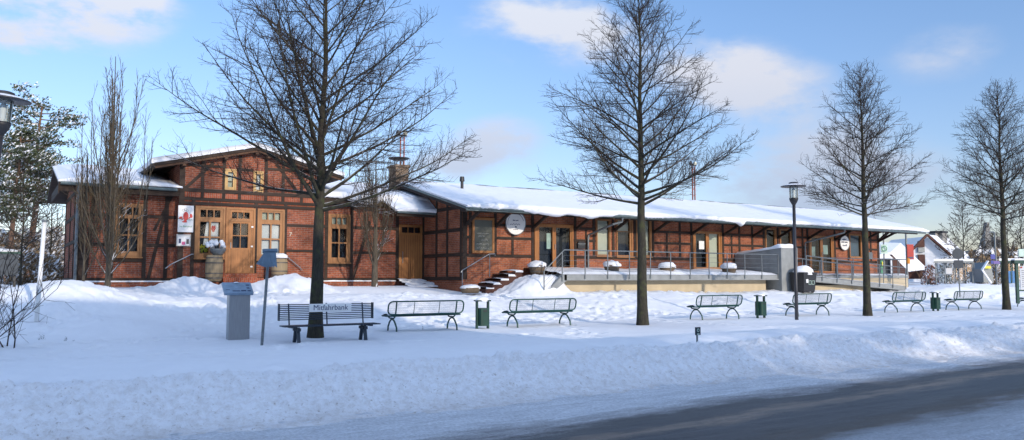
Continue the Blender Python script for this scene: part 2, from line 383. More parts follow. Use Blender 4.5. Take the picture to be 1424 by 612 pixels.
# zones across the road: near shoulder / clear wet lane / slush ridge / lane / packed snow
S1 = (.58,.61,.65); S2 = (.70,.73,.77); D = (.062,.060,.060); G = (.15,.13,.11)
r = rm.ramp(z, 0, [(.28, S1), (.375, (.38,.40,.43)), (.42, G), (.47, D), (.545, (.065,.066,.07)), (.585, (.26,.20,.15)), (.615, D), (.655, (.11,.105,.10)), (.695, (.36,.36,.37)), (.75, S2)])
gn = rm.ramp(fine, 0, [(.38, .78), (.62, 1.18)]); x = rm.mix(1.0, (r, 0), (gn, 0), 'MULTIPLY')
sn = rm.ramp(str_, 0, [(.3, .72), (.7, 1.12)]); x2 = rm.mix(1.0, (x, 2), (sn, 0), 'MULTIPLY'); rm.base(x2, 2)
rr = rm.ramp(z, 0, [(.4, .8), (.47, .42), (.62, .45), (.75, .8)]); rm.l(rr, 0, rm.p, 'Roughness')
bs = rm.math('MULTIPLY_ADD', (fine, 0), .5, (str_, 0)); rm.bump(bs, 0, .8, .07)
def roadz(U, V):
    Z = np.full_like(U, -.27)
    for j in range(Z.shape[0]):
        v = V[j,0]; w = 1 if (v > 8.6 or v < 5.8) else .25
        for i in range(Z.shape[1]):
            u = U[j,i]
            Z[j,i] += w*(.018*mn.noise((u*.8, v*5, 1))+.014*mn.noise((u*4, v*7, 2)))+.012*mn.noise((u*.3, v*6, 4))
            if v < 5.6: Z[j,i] += .05*abs(mn.noise((u*3, v*3, 5)))*min(1, (5.6-v))+.05*min(1, 5.6-v)
            if v > 9.6: Z[j,i] += .05*abs(mn.noise((u*5, v*5, 6)))*(v-9.6)*2
    return Z
road = grid_mesh('road', spaced(-30, 140, lambda u: .08 if 0 < u < 22 else .5), spaced(-1.5, 10.1, lambda v: .06 if v > 4 else .3), roadz, rm.mat); tag(road, kind='structure')

# ---------------------------------------------------------------- building helpers
def plate(mb, u0, u1, z0, z1, holes, V, depth=.15, mi=0, flip=1, mi_rev=None):
    """wall sheet facing -y with rectangular holes and reveals"""
    xs = sorted(set([u0, u1]+[h[0] for h in holes]+[h[1] for h in holes])); zs = sorted(set([z0, z1]+[h[2] for h in holes]+[h[3] for h in holes]))
    for i in range(len(xs)-1):
        for j in range(len(zs)-1):
            cx, cz = (xs[i]+xs[i+1])/2, (zs[j]+zs[j+1])/2
            if any(h[0] < cx < h[1] and h[2] < cz < h[3] for h in holes): continue
            mb.add([(xs[i],V,zs[j]),(xs[i+1],V,zs[j]),(xs[i+1],V,zs[j+1]),(xs[i],V,zs[j+1])], [(0,1,2,3)], mi)
    for a, b, c, d in holes:
        e = V+depth
        mb.add([(a,V,c),(b,V,c),(b,V,d),(a,V,d),(a,e,c),(b,e,c),(b,e,d),(a,e,d)], [(0,4,5,1),(1,5,6,2),(2,6,7,3),(3,7,4,0)], mi)
def edge(mb, u0, u1, z0, z1, V, depth, mi=0):
    e = V+depth
    mb.add([(u0,V,z0),(u1,V,z0),(u1,V,z1),(u0,V,z1),(u0,e,z0),(u1,e,z0),(u1,e,z1),(u0,e,z1)], [(0,4,5,1),(1,5,6,2),(2,6,7,3),(3,7,4,0)], mi)
def opening(parent, kind, u0, u1, z0, z1, V, glass, frame, out=.02, back='dark_room', backs=None, sill=True, gl='glass', handle=None, label=None):
    """window or door: frame sheet with glass holes; glass is a list of (fu0,fu1,fz0,fz1) in fractions"""
    w, h = u1-u0, z1-z0
    holes = [(u0+a*w, u0+b*w, z0+c*h, z0+d*h) for a, b, c, d in glass]
    m = MB(); V0 = V-out
    plate(m, u0, u1, z0, z1, holes, V0, .07); edge(m, u0, u1, z0, z1, V0, out+.12)
    # raised outer casing
    cw = min(.075, w*.1)
    for q in ((u0, u0+cw, z0, z1), (u1-cw, u1, z0, z1), (u0+cw, u1-cw, z1-cw, z1)): m.box(q[0], q[1], V0-.028, V0-.002, q[2], q[3])
    o = m.build(kind, frame, parent, label=label)
    p = MB()
    for a, b, c, d in holes: p.add([(a,V0+.05,c),(b,V0+.05,c),(b,V0+.05,d),(a,V0+.05,d)], [(0,1,2,3)])
    if p.v: p.build('pane', M[gl], o)
    for q, (a, b, c, d) in enumerate(holes):
        bk = backs[q] if backs else back
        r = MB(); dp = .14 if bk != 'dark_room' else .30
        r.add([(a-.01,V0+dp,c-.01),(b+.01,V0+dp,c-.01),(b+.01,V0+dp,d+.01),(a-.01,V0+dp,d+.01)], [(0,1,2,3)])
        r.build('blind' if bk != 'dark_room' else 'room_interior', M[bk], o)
    if sill:
        s = MB(); s.box(u0-.03, u1+.03, V0-.09, V0-.004, z0-.05, z0-.005); s.build('sill', frame, o)
    if handle:
        hh = MB(); hu, hz = u0+handle[0]*w, z0+handle[1]*h; L = handle[2]
        hh.tube([(hu, V0-.002, hz+L/2), (hu, V0-.06, hz+L/2), (hu, V0-.06, hz-L/2), (hu, V0-.002, hz-L/2)], .014, 6); hh.build('handle', M['steel'], o)
    return o
def px_rect(x0, x1, y0, y1, V):
    xm = (x0+x1)/2
    return UU(x0, V), UU(x1, V), ZZ(xm, y1, V), ZZ(xm, y0, V)
def snow_slab(name, e0, e1, r0, r1, parent, thick=.2, over=.08, droop=.0, seed=0, nu=60, ns=16, mat='snow_roof', lumps=(), endt=(1,1)):
    """a sheet of roof snow between eave line e0-e1 and ridge line r0-r1, with a soft uneven lip at the eave"""
    e0, e1, r0, r1 = map(Vector, (e0, e1, r0, r1)); vs = []; L = (e1-e0).length
    out = ((e0-r0)+(e1-r1)); out.z = 0; out.normalize()
    npf = 6+ns
    for i in range(nu+1):
        a = i/nu; E = e0.lerp(e1, a); R = r0.lerp(r1, a); x = a*L
        n1 = mn.noise((x*.45, seed, 0)); n2 = mn.noise((x*1.7, seed, 3)); n3 = mn.noise((x*4.5, seed, 6))
        o = over*(1+.8*n1+.6*n2+.3*n3); d = droop*(max(0, .35+1.2*n1)+.5*max(0, n2)+.25*n3+.2*mn.noise((x*9, seed, 8)))
        for (lx, lw, lh) in lumps: k = math.exp(-((a-lx)/lw)**2); o += k*lh*.8; d += k*lh
        o = max(.01, o); t = thick*(1+.25*n1+.15*n2)
        ef = 1.0
        if endt[0]: ef = min(ef, .35+.65*min(1, x/.5))
        if endt[1]: ef = min(ef, .35+.65*min(1, (L-x)/.5))
        t *= ef; up = Vector((0,0,1))
        prof = [E-out*.06+up*.004, E+out*o*.5-up*d, E+out*o+up*(-d*.75+t*.1), E+out*o*1.12+up*(-d*.4+t*.4), E+out*o*.9+up*(t*.8-d*.15), E+out*o*.35+up*t*.97]
        for k in range(ns):
            s = k/(ns-1)
            P = E.lerp(R, s*.999+.001); tt = t*(1+.18*mn.noise((x*.8, s*3.3, seed+5))+.1*mn.noise((x*2.5, s*8, seed+9)))
            prof.append(P+up*tt)
        vs.extend(prof)
    fs = [(i*npf+j, (i+1)*npf+j, (i+1)*npf+j+1, i*npf+j+1) for i in range(nu) for j in range(npf-1)]
    base = len(vs)
    for E, R in ((e0, r0), (e1, r1)):
        for k in range(ns): vs.append(E.lerp(R, k/(ns-1))+Vector((0,0,.004)))
    for side, i in ((0, 0), (1, nu)):
        for k in range(ns-1):
            a = i*npf+6+k; b = base+side*ns+k; q = (a, a+1, b+1, b); fs.append(q if side else q[::-1])
        q = tuple(i*npf+j for j in range(7)); fs.append(q if side else q[::-1])
    m = MB(); m.add(vs, fs); return m.build(name, M[mat], parent, smooth=True)
def slab(mb, e0, e1, r0, r1, t, mi=0):
    a = [Vector(p) for p in (e0, e1, r1, r0)]; b = [p-Vector((0,0,t)) for p in a]
    mb.add(a+b, [(0,1,2,3),(7,6,5,4),(0,4,5,1),(1,5,6,2),(2,6,7,3),(3,7,4,0)], mi)
class Timber:
    def __init__(s, V, proud=.03): s.m = MB(); s.V = V; s.p = proud; s.k = 0
    def post(s, u, z0, z1, w=.14): s.k += 1; s.m.box(u-w/2, u+w/2, s.V-s.p-.0007*(s.k % 5), s.V+.005, z0, z1)
    def rail(s, u0, u1, z, h=.13): s.k += 1; s.m.box(u0, u1, s.V-s.p-.006-.0007*(s.k % 5), s.V+.004, z-h/2, z+h/2)
    def brace(s, u0, z0, u1, z1, w=.12):
        d = Vector((u1-u0, 0, z1-z0)).normalized(); n = Vector((d.z, 0, -d.x))*(w/2); a = Vector((u0,0,z0)); b = Vector((u1,0,z1)); s.k += 1
        q = [a-n, b-n, b+n, a+n]; V0 = s.V-s.p+.008+.0006*(s.k % 4)
        s.m.prism([(p.x, p.z) for p in q], V0, s.V+.003)
def scrawl(mb, u0, u1, z, h, V, seed=0, w=.012, words=2):
    """illegible handwriting: a looping stroke broken into words"""
    rnd = random.Random(seed); u = u0; L = (u1-u0)/words
    for k in range(words):
        pts = []; uu = u0+k*L; n = 9
        for i in range(n):
            pts.append((uu+L*.82*i/(n-1)+rnd.uniform(-.01, .01), V, z+(h*.5 if i % 2 else -h*.1)*rnd.uniform(.5, 1.2)))
        mb.tube(pts, w, 4)
def text_part(txt, loc, size, mat, parent, name='lettering', rot=(PI/2, 0, 0), ext=.002, width=None, shear=0):
    cu = bpy.data.curves.new(name, 'FONT'); cu.body = txt; cu.size = size; cu.extrude = ext; cu.align_x = 'CENTER'; cu.align_y = 'CENTER'; cu.shear = shear; cu.resolution_u = 3
    t = bpy.data.objects.new(name, cu); COL.objects.link(t)
    dg = bpy.context.evaluated_depsgraph_get(); me = bpy.data.meshes.new_from_object(t.evaluated_get(dg)); bpy.data.objects.remove(t); bpy.data.curves.remove(cu)
    R = Matrix.Rotation(rot[2], 4, 'Z') @ Matrix.Rotation(rot[0], 4, 'X')
    if width:
        xs = [v.co.x for v in me.vertices]; k = width/(max(xs)-min(xs)); me.transform(Matrix.Diagonal((k, k if k < 1 else 1, 1, 1)))
    me.transform(R); me.materials.clear(); me.materials.append(mat); me.name = name
    o = bpy.data.objects.new(name, me); COL.objects.link(o); o.parent = parent; o.location = Vector(loc)-world_loc(parent); return o

# ================================================================ STATION HOUSE (left)
VM = 33.6; VG = 33.1; VW = 29.8
U0 = UU(108, VM); UE = 16.5; UG0 = UU(246, VG); UG1 = UU(446, VG); UR = (UG0+UG1)/2
ZE = 4.95; ZRm = 5.95; VRm = 37.3; VBK = 41.0
house = thing('station_house', 'half-timbered red brick station house with snowy cross gable and orange wooden front door', 'building', (UR, VM, .8))
zp = 1.36  # top of the plinth
wl = px_rect(157, 196, 283, 357, VM)          # left window
wr = px_rect(455, 486, 298, 365, VM)          # right window
dr = px_rect(554, 588, 313, 391, VM)          # brown door
mb = MB()
plate(mb, U0, UG0+.1, .3, 5.0, [wl], VM)
mb2 = MB(); plate(mb2, UG1-.1, UE+.2, .3, 5.0, [wr, dr], VM); mb2.build('wall', M['brick'], house)
for u in (U0,):                                # end wall with gable
    mb.add([(u,VBK,.3),(u,VM,.3),(u,VM,5.0),(u,VRm,ZRm-.1),(u,VBK,5.0)], [(0,1,2,3,4)])
mb2 = MB(); mb2.add([(U0,VBK,.3),(UE,VBK,.3),(UE,VBK,5.0),(U0,VBK,5.0)], [(3,2,1,0)]); mb2.build('wall', M['brick'], house)
mb.build('wall', M['brick'], house)
# gable front
gwl = px_rect(269, 311, 287, 359, VG); gd = px_rect(312, 353, 289, 380, VG); gwr = px_rect(356, 394, 291, 361, VG)
s1 = px_rect(309, 325, 235, 264, VG); s2 = px_rect(349, 363, 238, 268, VG)
ZA = 6.60
mb = MB(); plate(mb, UG0, UG1, .3, 5.35, [gwl, gd, gwr, (s1[0],s1[1],s1[2],5.35), (s2[0],s2[1],s2[2],5.35)], VG)
zt = max(s1[3], s2[3])
# upper part above 5.35 as strips around the attic windows
def gtop(u): return 5.92+(ZA-5.92)*(1-abs(u-UR)/((UG1-UG0)/2))
for a, b, zb in ((UG0, s1[0], 5.35), (s1[0], s1[1], s1[3]), (s1[1], s2[0], 5.35), (s2[0], s2[1], s2[3]), (s2[1], UG1, 5.35)):
    n = 6
    for k in range(n):
        x0 = a+(b-a)*k/n; x1 = a+(b-a)*(k+1)/n
        mb.add([(x0,VG,zb),(x1,VG,zb),(x1,VG,gtop(x1)),(x0,VG,gtop(x0))], [(0,1,2,3)])
for u in (UG0, UG1): mb.add([(u,VG,.3),(u,VM+.01,.3),(u,VM+3,5.0),(u,VM+3,5.9),(u,VG,5.92)], [(0,1,2,3,4)])
mb.build('wall', M['brick'], house)
# soldier course panels in the belt
zb1 = ZZ(333, 268, VG); zb2 = ZZ(333, 279.5, VG)
# timber frame, gable
T = Timber(VG)
gp_low = [UG0+.08, UU(267, VG)-.06, gd[0]-.035, gd[1]+.05, gwr[1]+.09, UG1-.3+.0, UG1-.08]
T.rail(UG0, UG1, zb1, .14); T.rail(UG0, UG1, zb2, .12); T.rail(UG0, UG1, zp+.06, .17); T.rail(UG0, UG1, ZZ(333,288,VG)+.07, .12)
for u in (UG0+.09, UG1-.09): T.post(u, zp, 5.88, .2)
for px in (267, 354.5, 396): T.post(UU(px, VG)-.02, zp, zb2, .13)
for px in (278, 308, 330, 367, 391, 417):
    u = UU(px, VG); T.post(u, zb1, gtop(u)-.06, .12); T.post(u, zb2, zb1, .12)
for px in (290,): pass
T.rail(UG0+.3, s1[0]-.03, ZZ(290, 231, VG), .10); T.rail(s2[1]+.04, UG1-.3, ZZ(400, 237, VG), .1)
T.rail(s1[1]+.02, s2[0]-.02, ZZ(337, 236, VG), .1)
T.brace(UU(254, VG), zb1+.05, UU(293, VG), ZZ(293, 226, VG)); T.brace(UU(381, VG), ZZ(381, 228, VG), UU(414, VG), zb1+.05)
T.rail(gwl[0], gwl[1], gwl[2]-.12, .12); T.rail(gwr[0]-.05, UU(396, VG), gwr[2]-.12, .12)
for py in (314, 349): T.rail(UU(396, VG), UG1-.05, ZZ(420, py, VG), .1)
T.m.build('timber_frame', M['timber'], house)
# verge rafters under the gable roof edge
T = Timber(VG, .05)
zg = ZE
T = Timber(VM)
T.rail(U0, UG0, zp+.05, .15)
T.rail(U0, UG0, 4.78, .16)
for py in (299, 340):
    z = ZZ(150, py, VM); T.rail(U0, wl[0]-.02, z, .12); T.rail(wl[1]+.02, UG0, z, .12)
T.post(U0+.1, zp, 4.85, .2)
for u in (wl[0]-.08, wl[1]+.08, UG0-.35): T.post(u, zp, 4.8, .14)
T.brace(UU(118, VM), zp+.1, UU(127, VM), 4.7); T.brace(UU(206, VM), zp+.1, UU(232, VM), 4.7); T.brace(UU(236, VM), 4.7, UU(212, VM), 3.3, .1)
T.rail(wl[0], wl[1], wl[2]-.14, .13)
T.m.build('timber_frame', M['timber'], house); T = Timber(VM)
T.rail(UG1, dr[0]-.02, zp+.05, .15); T.rail(UG1, UE, 4.72, .16)
for u in (wr[0]-.07, wr[1]+.07, dr[0]-.08, UG1+.1): T.post(u, zp, 4.75, .14)
for py in (316, 351):
    z = ZZ(480, py, VM); T.rail(UG1+.1, wr[0]-.05, z, .12); T.rail(wr[1]+.05, dr[0]-.1, z, .12)
T.rail(wr[0], wr[1], wr[2]-.12, .13)
T.brace(UU(422, VM), 4.65, UU(434, VM), zp+.12); T.brace(UU(513, VM), 4.0, UU(491, VM), zp+.12)
T.m.build('timber_frame', M['timber'], house)
# end wall timber (facing left)
m = MB()
for v in (VM+.1, VM+2.4, VM+4.6, VBK-.1): m.box(U0-.03, U0+.004, v-.09, v+.09, zp, 4.9)
for z_ in (zp+.05, 2.9, 3.9, 4.85): m.box(U0-.036, U0+.004, VM+.0, VBK, z_-.07, z_+.07)
m.build('timber_frame', M['timber'], house)
m = MB(); m.box(U0-.05, UG0-.02, VM-.07, VM-.001, .3, zp-.03); m.box(UG1+.02, dr[0]-.1, VM-.07, VM-.001, .3, zp-.03); m.box(UG0-.05, UG1+.05, VG-.08, VG-.001, .3, zp-.03)
m.build('plinth', M['brick'], house)
for a, b, v in ((U0, UG0-.1, VM), (UG1+.1, dr[0]-.15, VM)):
    m = MB(); n = int((b-a)/.15)
    for k in range(n):
        x0, x1 = a+(b-a)*k/n, a+(b-a)*(k+1)/n; h0 = .05+.03*mn.noise((x0*2,0,0)); h1 = .05+.03*mn.noise((x1*2,0,0))
        m.add([(x0,v-.09,zp-.03),(x1,v-.09,zp-.03),(x1,v-.09,zp-.01+h1*.6),(x0,v-.09,zp-.01+h0*.6),(x0,v-.03,zp-.03+h0),(x1,v-.03,zp-.03+h1)], [(0,1,2,3),(3,2,5,4)])
    m.build('snow_cover', M['snow'], house)
# soldier courses
m = MB(); xs = [UU(p, VG) for p in (250, 278, 308, 330, 367, 391, 417, 442)]
m.box(UG0+.2, UG1-.2, VG-.012, VG-.002, zb2+.06, zb1-.07); m.build('soldier_course', M['brick_rot'], house)
# windows and doors
TRI = [(.17,.36,.79,.93), (.405,.595,.79,.93), (.64,.83,.79,.93)]
CROSS = [(.17,.47,.42,.70), (.53,.83,.42,.70), (.17,.47,.10,.39), (.53,.83,.10,.39)]
o = opening(house, 'window', *gwl, VG, TRI+CROSS, M['frame'], backs=['dark_room']*7)
# banner with crayfish hung inside the left window
bn = MB(); w_ = gwl[1]-gwl[0]; h_ = gwl[3]-gwl[2]; ub = gwl[0]+w_*.30; zb = gwl[2]+h_*.40
bn.prism([(ub,zb-.3),(ub+w_*.5,zb-.3),(ub+w_*.5,zb+h_*.32),(ub+w_*.1,zb+h_*.30)], VG+.10, VG+.11); bn.build('curtain', M['white'], o)
bn = MB()
for cu_ in (.33, .60):
    uu = ub+w_*cu_; zz_ = zb+h_*.17
    bn.prism([(uu-.09,zz_),(uu-.05,zz_+.13),(uu+.02,zz_+.1),(uu+.07,zz_+.16),(uu+.09,zz_+.02),(uu+.03,zz_-.13),(uu-.03,zz_-.12)], VG+.09, VG+.098)
bn.build('print', M['red'], o)
bn = MB(); random.seed(3)
for k in range(60):
    uu = gwl[0]+w_*random.uniform(.2,.45); zz_ = gwl[2]+h_*random.uniform(.10,.25); q = random.uniform(.02,.05)
    bn.add([(uu-q,VG+.1,zz_),(uu,VG+.09,zz_+q),(uu+q,VG+.1,zz_)], [(0,1,2)])
bn.build('window_plant', M['yellow'], o)
opening(house, 'window', *gwr, VG, TRI+CROSS, M['frame'], backs=['offwhite']*3+['white']*4)
gdo = opening(house, 'door', *gd, VG, [(.20,.38,.835,.93), (.41,.59,.835,.93), (.62,.80,.835,.93), (.24,.485,.58,.76), (.515,.76,.58,.76), (.24,.485,.385,.565), (.515,.76,.385,.565)], M['door'], sill=False, handle=(.17,.42,.22))
m = MB(); w_ = gd[1]-gd[0]; h_ = gd[3]-gd[2]
for fz0, fz1, fu0, fu1 in ((.02,.36,.2,.215), (.02,.36,.785,.8), (.355,.365,.2,.8)): m.box(gd[0]+w_*fu0, gd[0]+w_*fu1, VG-.035, VG-.021, gd[2]+h_*fz0, gd[2]+h_*fz1)
for k in range(5): m.box(gd[0]+w_*(.3+.1*k), gd[0]+w_*(.308+.1*k), VG-.028, VG-.0205, gd[2]+h_*.03, gd[2]+h_*.35)
m.box(gd[0]+w_*.1, gd[0]+w_*.13, VG-.04, VG-.021, gd[2], gd[2]+h_*.79); m.box(gd[0]+w_*.87, gd[0]+w_*.9, VG-.04, VG-.021, gd[2], gd[2]+h_*.79); m.box(gd[0]+w_*.1, gd[0]+w_*.9, VG-.045, VG-.021, gd[2]+h_*.79, gd[2]+h_*.815)
m.build('door_moulding', M['frame'], gdo)
for fz in (.09, .40, .70):
    m = MB(); m.box(gd[0]+w_*.86, gd[0]+w_*.93, VG-.07, VG-.022, gd[2]+h_*fz, gd[2]+h_*fz+.06); m.build('hinge', M['white'], gdo)
opening(house, 'window', *s1, VG, [(.28,.72,.14,.86)], M['frame_light'], backs=['offwhite'], sill=False)
opening(house, 'window', *s2, VG, [(.28,.72,.14,.86)], M['frame_light'], backs=['white'], sill=False)
opening(house, 'window', *wl, VM, [(.17,.47,.42,.72), (.53,.83,.42,.72), (.17,.47,.10,.39), (.53,.83,.10,.39)]+TRI, M['frame'], backs=['dark_room']*7)
opening(house, 'window', *wr, VM, [(.17,.47,.42,.70), (.53,.83,.42,.70), (.17,.47,.10,.39), (.53,.83,.10,.39)]+TRI, M['frame'], backs=['dark_room']*4+['offwhite']*3)
bd = opening(house, 'door', *dr, VM, [(.12,.36,.86,.96), (.38,.62,.86,.96), (.64,.88,.86,.96)], M['door'], sill=False, handle=(.14,.42,.5))
m = MB(); w_ = dr[1]-dr[0]; h_ = dr[3]-dr[2]
for k in range(9): m.box(dr[0]+w_*(.12+.09*k), dr[0]+w_*(.126+.09*k), VM-.028, VM-.0205, dr[2]+h_*.02, dr[2]+h_*.82)
m.build('door_moulding', M['brownclad'], bd)
# roofs
m = MB()
OVH = .55
eF = VM-OVH; slope = (ZRm-ZE)/(VRm-eF)
e0, e1, r0, r1 = (U0-.75,eF,ZE), (UE+.2,eF,ZE), (U0-.75,VRm,ZRm), (UE+1.2,VRm,ZRm)
zk = ZE+(VM+.1-eF)*slope
slab(m, e0, (UG0-.02,eF,ZE), r0, (UG0-.02,VRm,ZRm), .14); slab(m, (UG1+.02,eF,ZE), e1, (UG1+.02,VRm,ZRm), r1, .14); slab(m, (UG0-.02,VM+.1,zk), (UG1+.02,VM+.1,zk), (UG0-.02,VRm,ZRm), (UG1+.02,VRm,ZRm), .14); slab(m, (U0-.75,VBK+.5,ZE), (UE,VBK+.5,ZE), (U0-.75,VRm,ZRm+.001), (UE,VRm,ZRm+.001), .14)
m.build('roof', M['timber'], house)
m = MB(); m.box(U0-.77, U0-.73, eF-.02, VRm, ZE-.42, ZE-.10)
m.box(U0-.75, UG0-.02, eF+.03, eF+.07, ZE-.32, ZE-.13); m.box(U0-.70, UG0-.1, eF+.07, VM-.04, ZE-.30, ZE-.27)
m.build('eave_board', M['timber'], house); m = MB(); m.box(UG1+.02, UE-.05, eF+.03, eF+.07, ZE-.30, ZE-.13); m.build('eave_board', M['timber'], house)
snow_slab('roof_snow', (U0-.78,eF-.02,ZE+.01), (UG0+.1,eF-.02,ZE+.01), (U0-.78,VRm,ZRm), (UG0+.1,VRm,ZRm), house, .17, .05, .05, 1, 40)
snow_slab('roof_snow', (UG1-.1,eF-.02,ZE+.01), (UE+.1,eF-.02,ZE+.01), (UG1-.1,VRm,ZRm), (UE+.5,VRm,ZRm), house, .24, .12, .20, 4, 50, lumps=((.42,.12,.25),(.75,.1,.15)))
# gable cross roof
og = 1.05; eg = gtop(UG0)-.235*og+.12; VGF = VG-.42; VGB = 38.2
m = MB(); 
slab(m, (UG0-og,VGF,eg), (UG0-og,VGB,eg), (UR,VGF,ZA+.14), (UR,VGB,ZA+.14), .10); slab(m, (UG1+og*.75,VGF,eg), (UG1+og*.75,VGB,eg), (UR+.001,VGF,ZA+.14), (UR+.001,VGB,ZA+.14), .10)
m.build('gable_roof', M['timber'], house)
m = MB()
for k in range(4):
    for sgn, ue in ((-1, UG0-og+.25), (1, UG1+og*.75-.25)):
        v = VGF+.12+k*.0
    pass
m.beam((UG0-og+.1,VGF+.08,eg-.13), (UR,VGF+.08,ZA-.0), .08, .08); m.beam((UG1+og*.7,VGF+.08,eg-.13), (UR,VGF+.08,ZA-.003), .08, .08)
for u in (UG0+.09, UU(308, VG), UR, UU(367, VG), UG1-.09): m.box(u-.06, u+.06, VGF+.05, VG, gtop(u)-.14, gtop(u)-.02)
m.build('purlin', M['timber_warm'], house)
snow_slab('roof_snow', (UG0-og,VGF-.03,eg+.01), (UG0-og,VGB,eg+.01), (UR,VGF-.06,ZA+.15), (UR,VGB,ZA+.15), house, .20, .05, .02, 8, 20, endt=(0,0))
snow_slab('roof_snow', (UG1+og*.75,VGB,eg+.01), (UG1+og*.75,VGF-.03,eg+.01), (UR,VGB,ZA+.15), (UR,VGF-.06,ZA+.15), house, .20, .05, .02, 11, 20, endt=(0,0))
# little roof over the brown door
ZL = 4.38; VL = 32.25; uL = UU(546, 32.6)
m = MB(); slab(m, (uL,VL,ZL), (UE-.02,VL,ZL), (uL,VM+.2,4.86), (UE-.02,VM+.2,4.86), .09); m.box(uL+.02, UE-.04, VL+.02, VL+.07, ZL-.2, ZL-.095)
m.build('porch_roof', M['timber'], house)
snow_slab('roof_snow', (uL-.05,VL-.02,ZL+.01), (UE-.03,VL-.02,ZL+.01), (uL-.5,VM-.45,5.02), (UE-.03,VM-.45,5.02), house, .2, .08, .02, 15, 24, endt=(1,0))
m = MB(); m.tube([(U0-.7,eF-.07,ZE-.05), (UG0-.1,eF-.07,ZE-.08)], .06, 8); m.build('gutter', M['zinc'], house); m = MB(); m.tube([(uL,VL-.06,ZL-.03), (UE-.05,VL-.06,ZL-.05)], .05, 8); m.build('gutter', M['zinc'], house)
m = MB(); ud = U0-.10
m.tube([(U0-.1,eF-.07,ZE-.12), (U0-.12,eF-.02,ZE-.3), (U0-.1,VM-.12,ZE-.75), (U0-.1,VM-.12,1.1)], .055, 8); m.build('downpipe', M['galv'], house)
# chimney
cu_, cv_ = 16.0, 35.2
m = MB(); m.box(cu_-.33, cu_+.33, cv_-.4, cv_+.4, 5.3, 6.72); m.box(cu_-.39, cu_+.39, cv_-.46, cv_+.46, 6.722, 6.84)
ch = m.build('chimney', M['chimney'], house)
m = MB(); m.lathe([(0,.02),(.3,.02),(.52,.1),(.5,.13),(.25,.07),(0,.06)], (cu_, cv_, 7.08), 16)
for a in range(4): m.tube([(cu_+.22*math.cos(a*PI/2+.7), cv_+.22*math.sin(a*PI/2+.7), 6.84), (cu_+.22*math.cos(a*PI/2+.7), cv_+.22*math.sin(a*PI/2+.7), 7.12)], .02, 5)
m.build('chimney_cap', M['lampgrey'], ch)

# ================================================================ GOODS SHED WING (right)
UW1 = 45.9; OE = 1.65; VE = VW-OE; ZEv = 4.34; SL = .25; VRG = 34.3; ZRG = ZEv+(VRG-VE)*SL; VBW = VRG*2-VW; UX0 = UE-.75; UX1 = 48.2
shed = thing('goods_shed', 'long low brick and timber goods shed with deep snow on its overhanging roof', 'building', ((UE+UW1)/2, VW, .8))
ZTOP = ZEv+OE*SL-.12
def wrect(x0, x1, y0, y1): return px_rect(x0, x1, y0, y1, VW)
board = wrect(655.5, 686, 303, 352)
fd1 = wrect(743, 797, 312, 374.5); w1 = wrect(829, 849, 305, 356); w2 = wrect(857, 880, 305, 357); w3 = wrect(885, 906, 305, 357)
fd2 = wrect(964, 1004, 322, 374); w4 = wrect(1065, 1080, 318, 347); w5 = wrect(1085, 1101, 319, 347)
fd3 = wrect(1126, 1160, 328, 379); w6 = wrect(1182, 1199, 326, 358)
ZD = (ZZ(700, 355, VW)+ZZ(950, 361, VW))/2
holes = [fd1, w1, w2, w3, fd2, w4, w5, fd3, w6]
mb = MB(); plate(mb, UE, UW1, .3, ZTOP, holes, VW)
mb.add([(UE,VBW,.3),(UE,VW,.3),(UE,VW,ZTOP),(UE,VRG,ZRG-.14),(UE,VBW,ZTOP)], [(0,1,2,3,4)]); mb.add([(UW1,VW,.3),(UW1,VBW,.3),(UW1,VBW,ZTOP),(UW1,VRG,ZRG-.14),(UW1,VW,ZTOP)], [(0,1,2,3,4)])
mb.add([(UW1,VBW,.3),(UE,VBW,.3),(UE,VBW,ZTOP),(UW1,VBW,ZTOP)], [(0,1,2,3)])
mb.build('wall', M['brick_wing'], shed)
T = Timber(VW)
ZT = ZTOP-.08; ZB = ZZ(690, 313, VW); ZC = ZZ(690, 331, VW)
T.rail(UE, UW1, ZT, .16)
def gaprail(z, h, segs):
    for a, b in segs: T.rail(UU(a, VW), UU(b, VW), z, h)
gaprail(ZB, .12, [(643,742),(798,828),(907,963),(1005,1064),(1102,1125),(1161,1181),(1200,1222)])
gaprail(ZC, .11, [(643,655),(687,742),(798,828),(907,963),(1005,1064),(1102,1125),(1161,1181),(1200,1222)])
gaprail(ZD, .13, [(643,742),(798,963),(1005,1125),(1161,1222)])
T.post(UE+.11, 1.42, ZT, .22)
for px in (653.5, 688.5, 740.5, 800, 826, 853, 883, 908.5, 946, 962, 1006, 1029, 1047, 1063, 1082.5, 1103, 1117, 1124, 1162, 1180.5, 1201, 1212): T.post(UU(px, VW), ZD if px not in (740.5, 800, 962, 1006, 1124, 1162) else 1.7, ZT, .13)
T.post(UU(712.5, VW), ZD, ZB, .11); T.post(UW1-.1, 1.6, ZT, .2)
for px in (815, 928, 1018): T.post(UU(px, VW), ZD, ZB, .1)
T.m.build('timber_frame', M['timber'], shed)
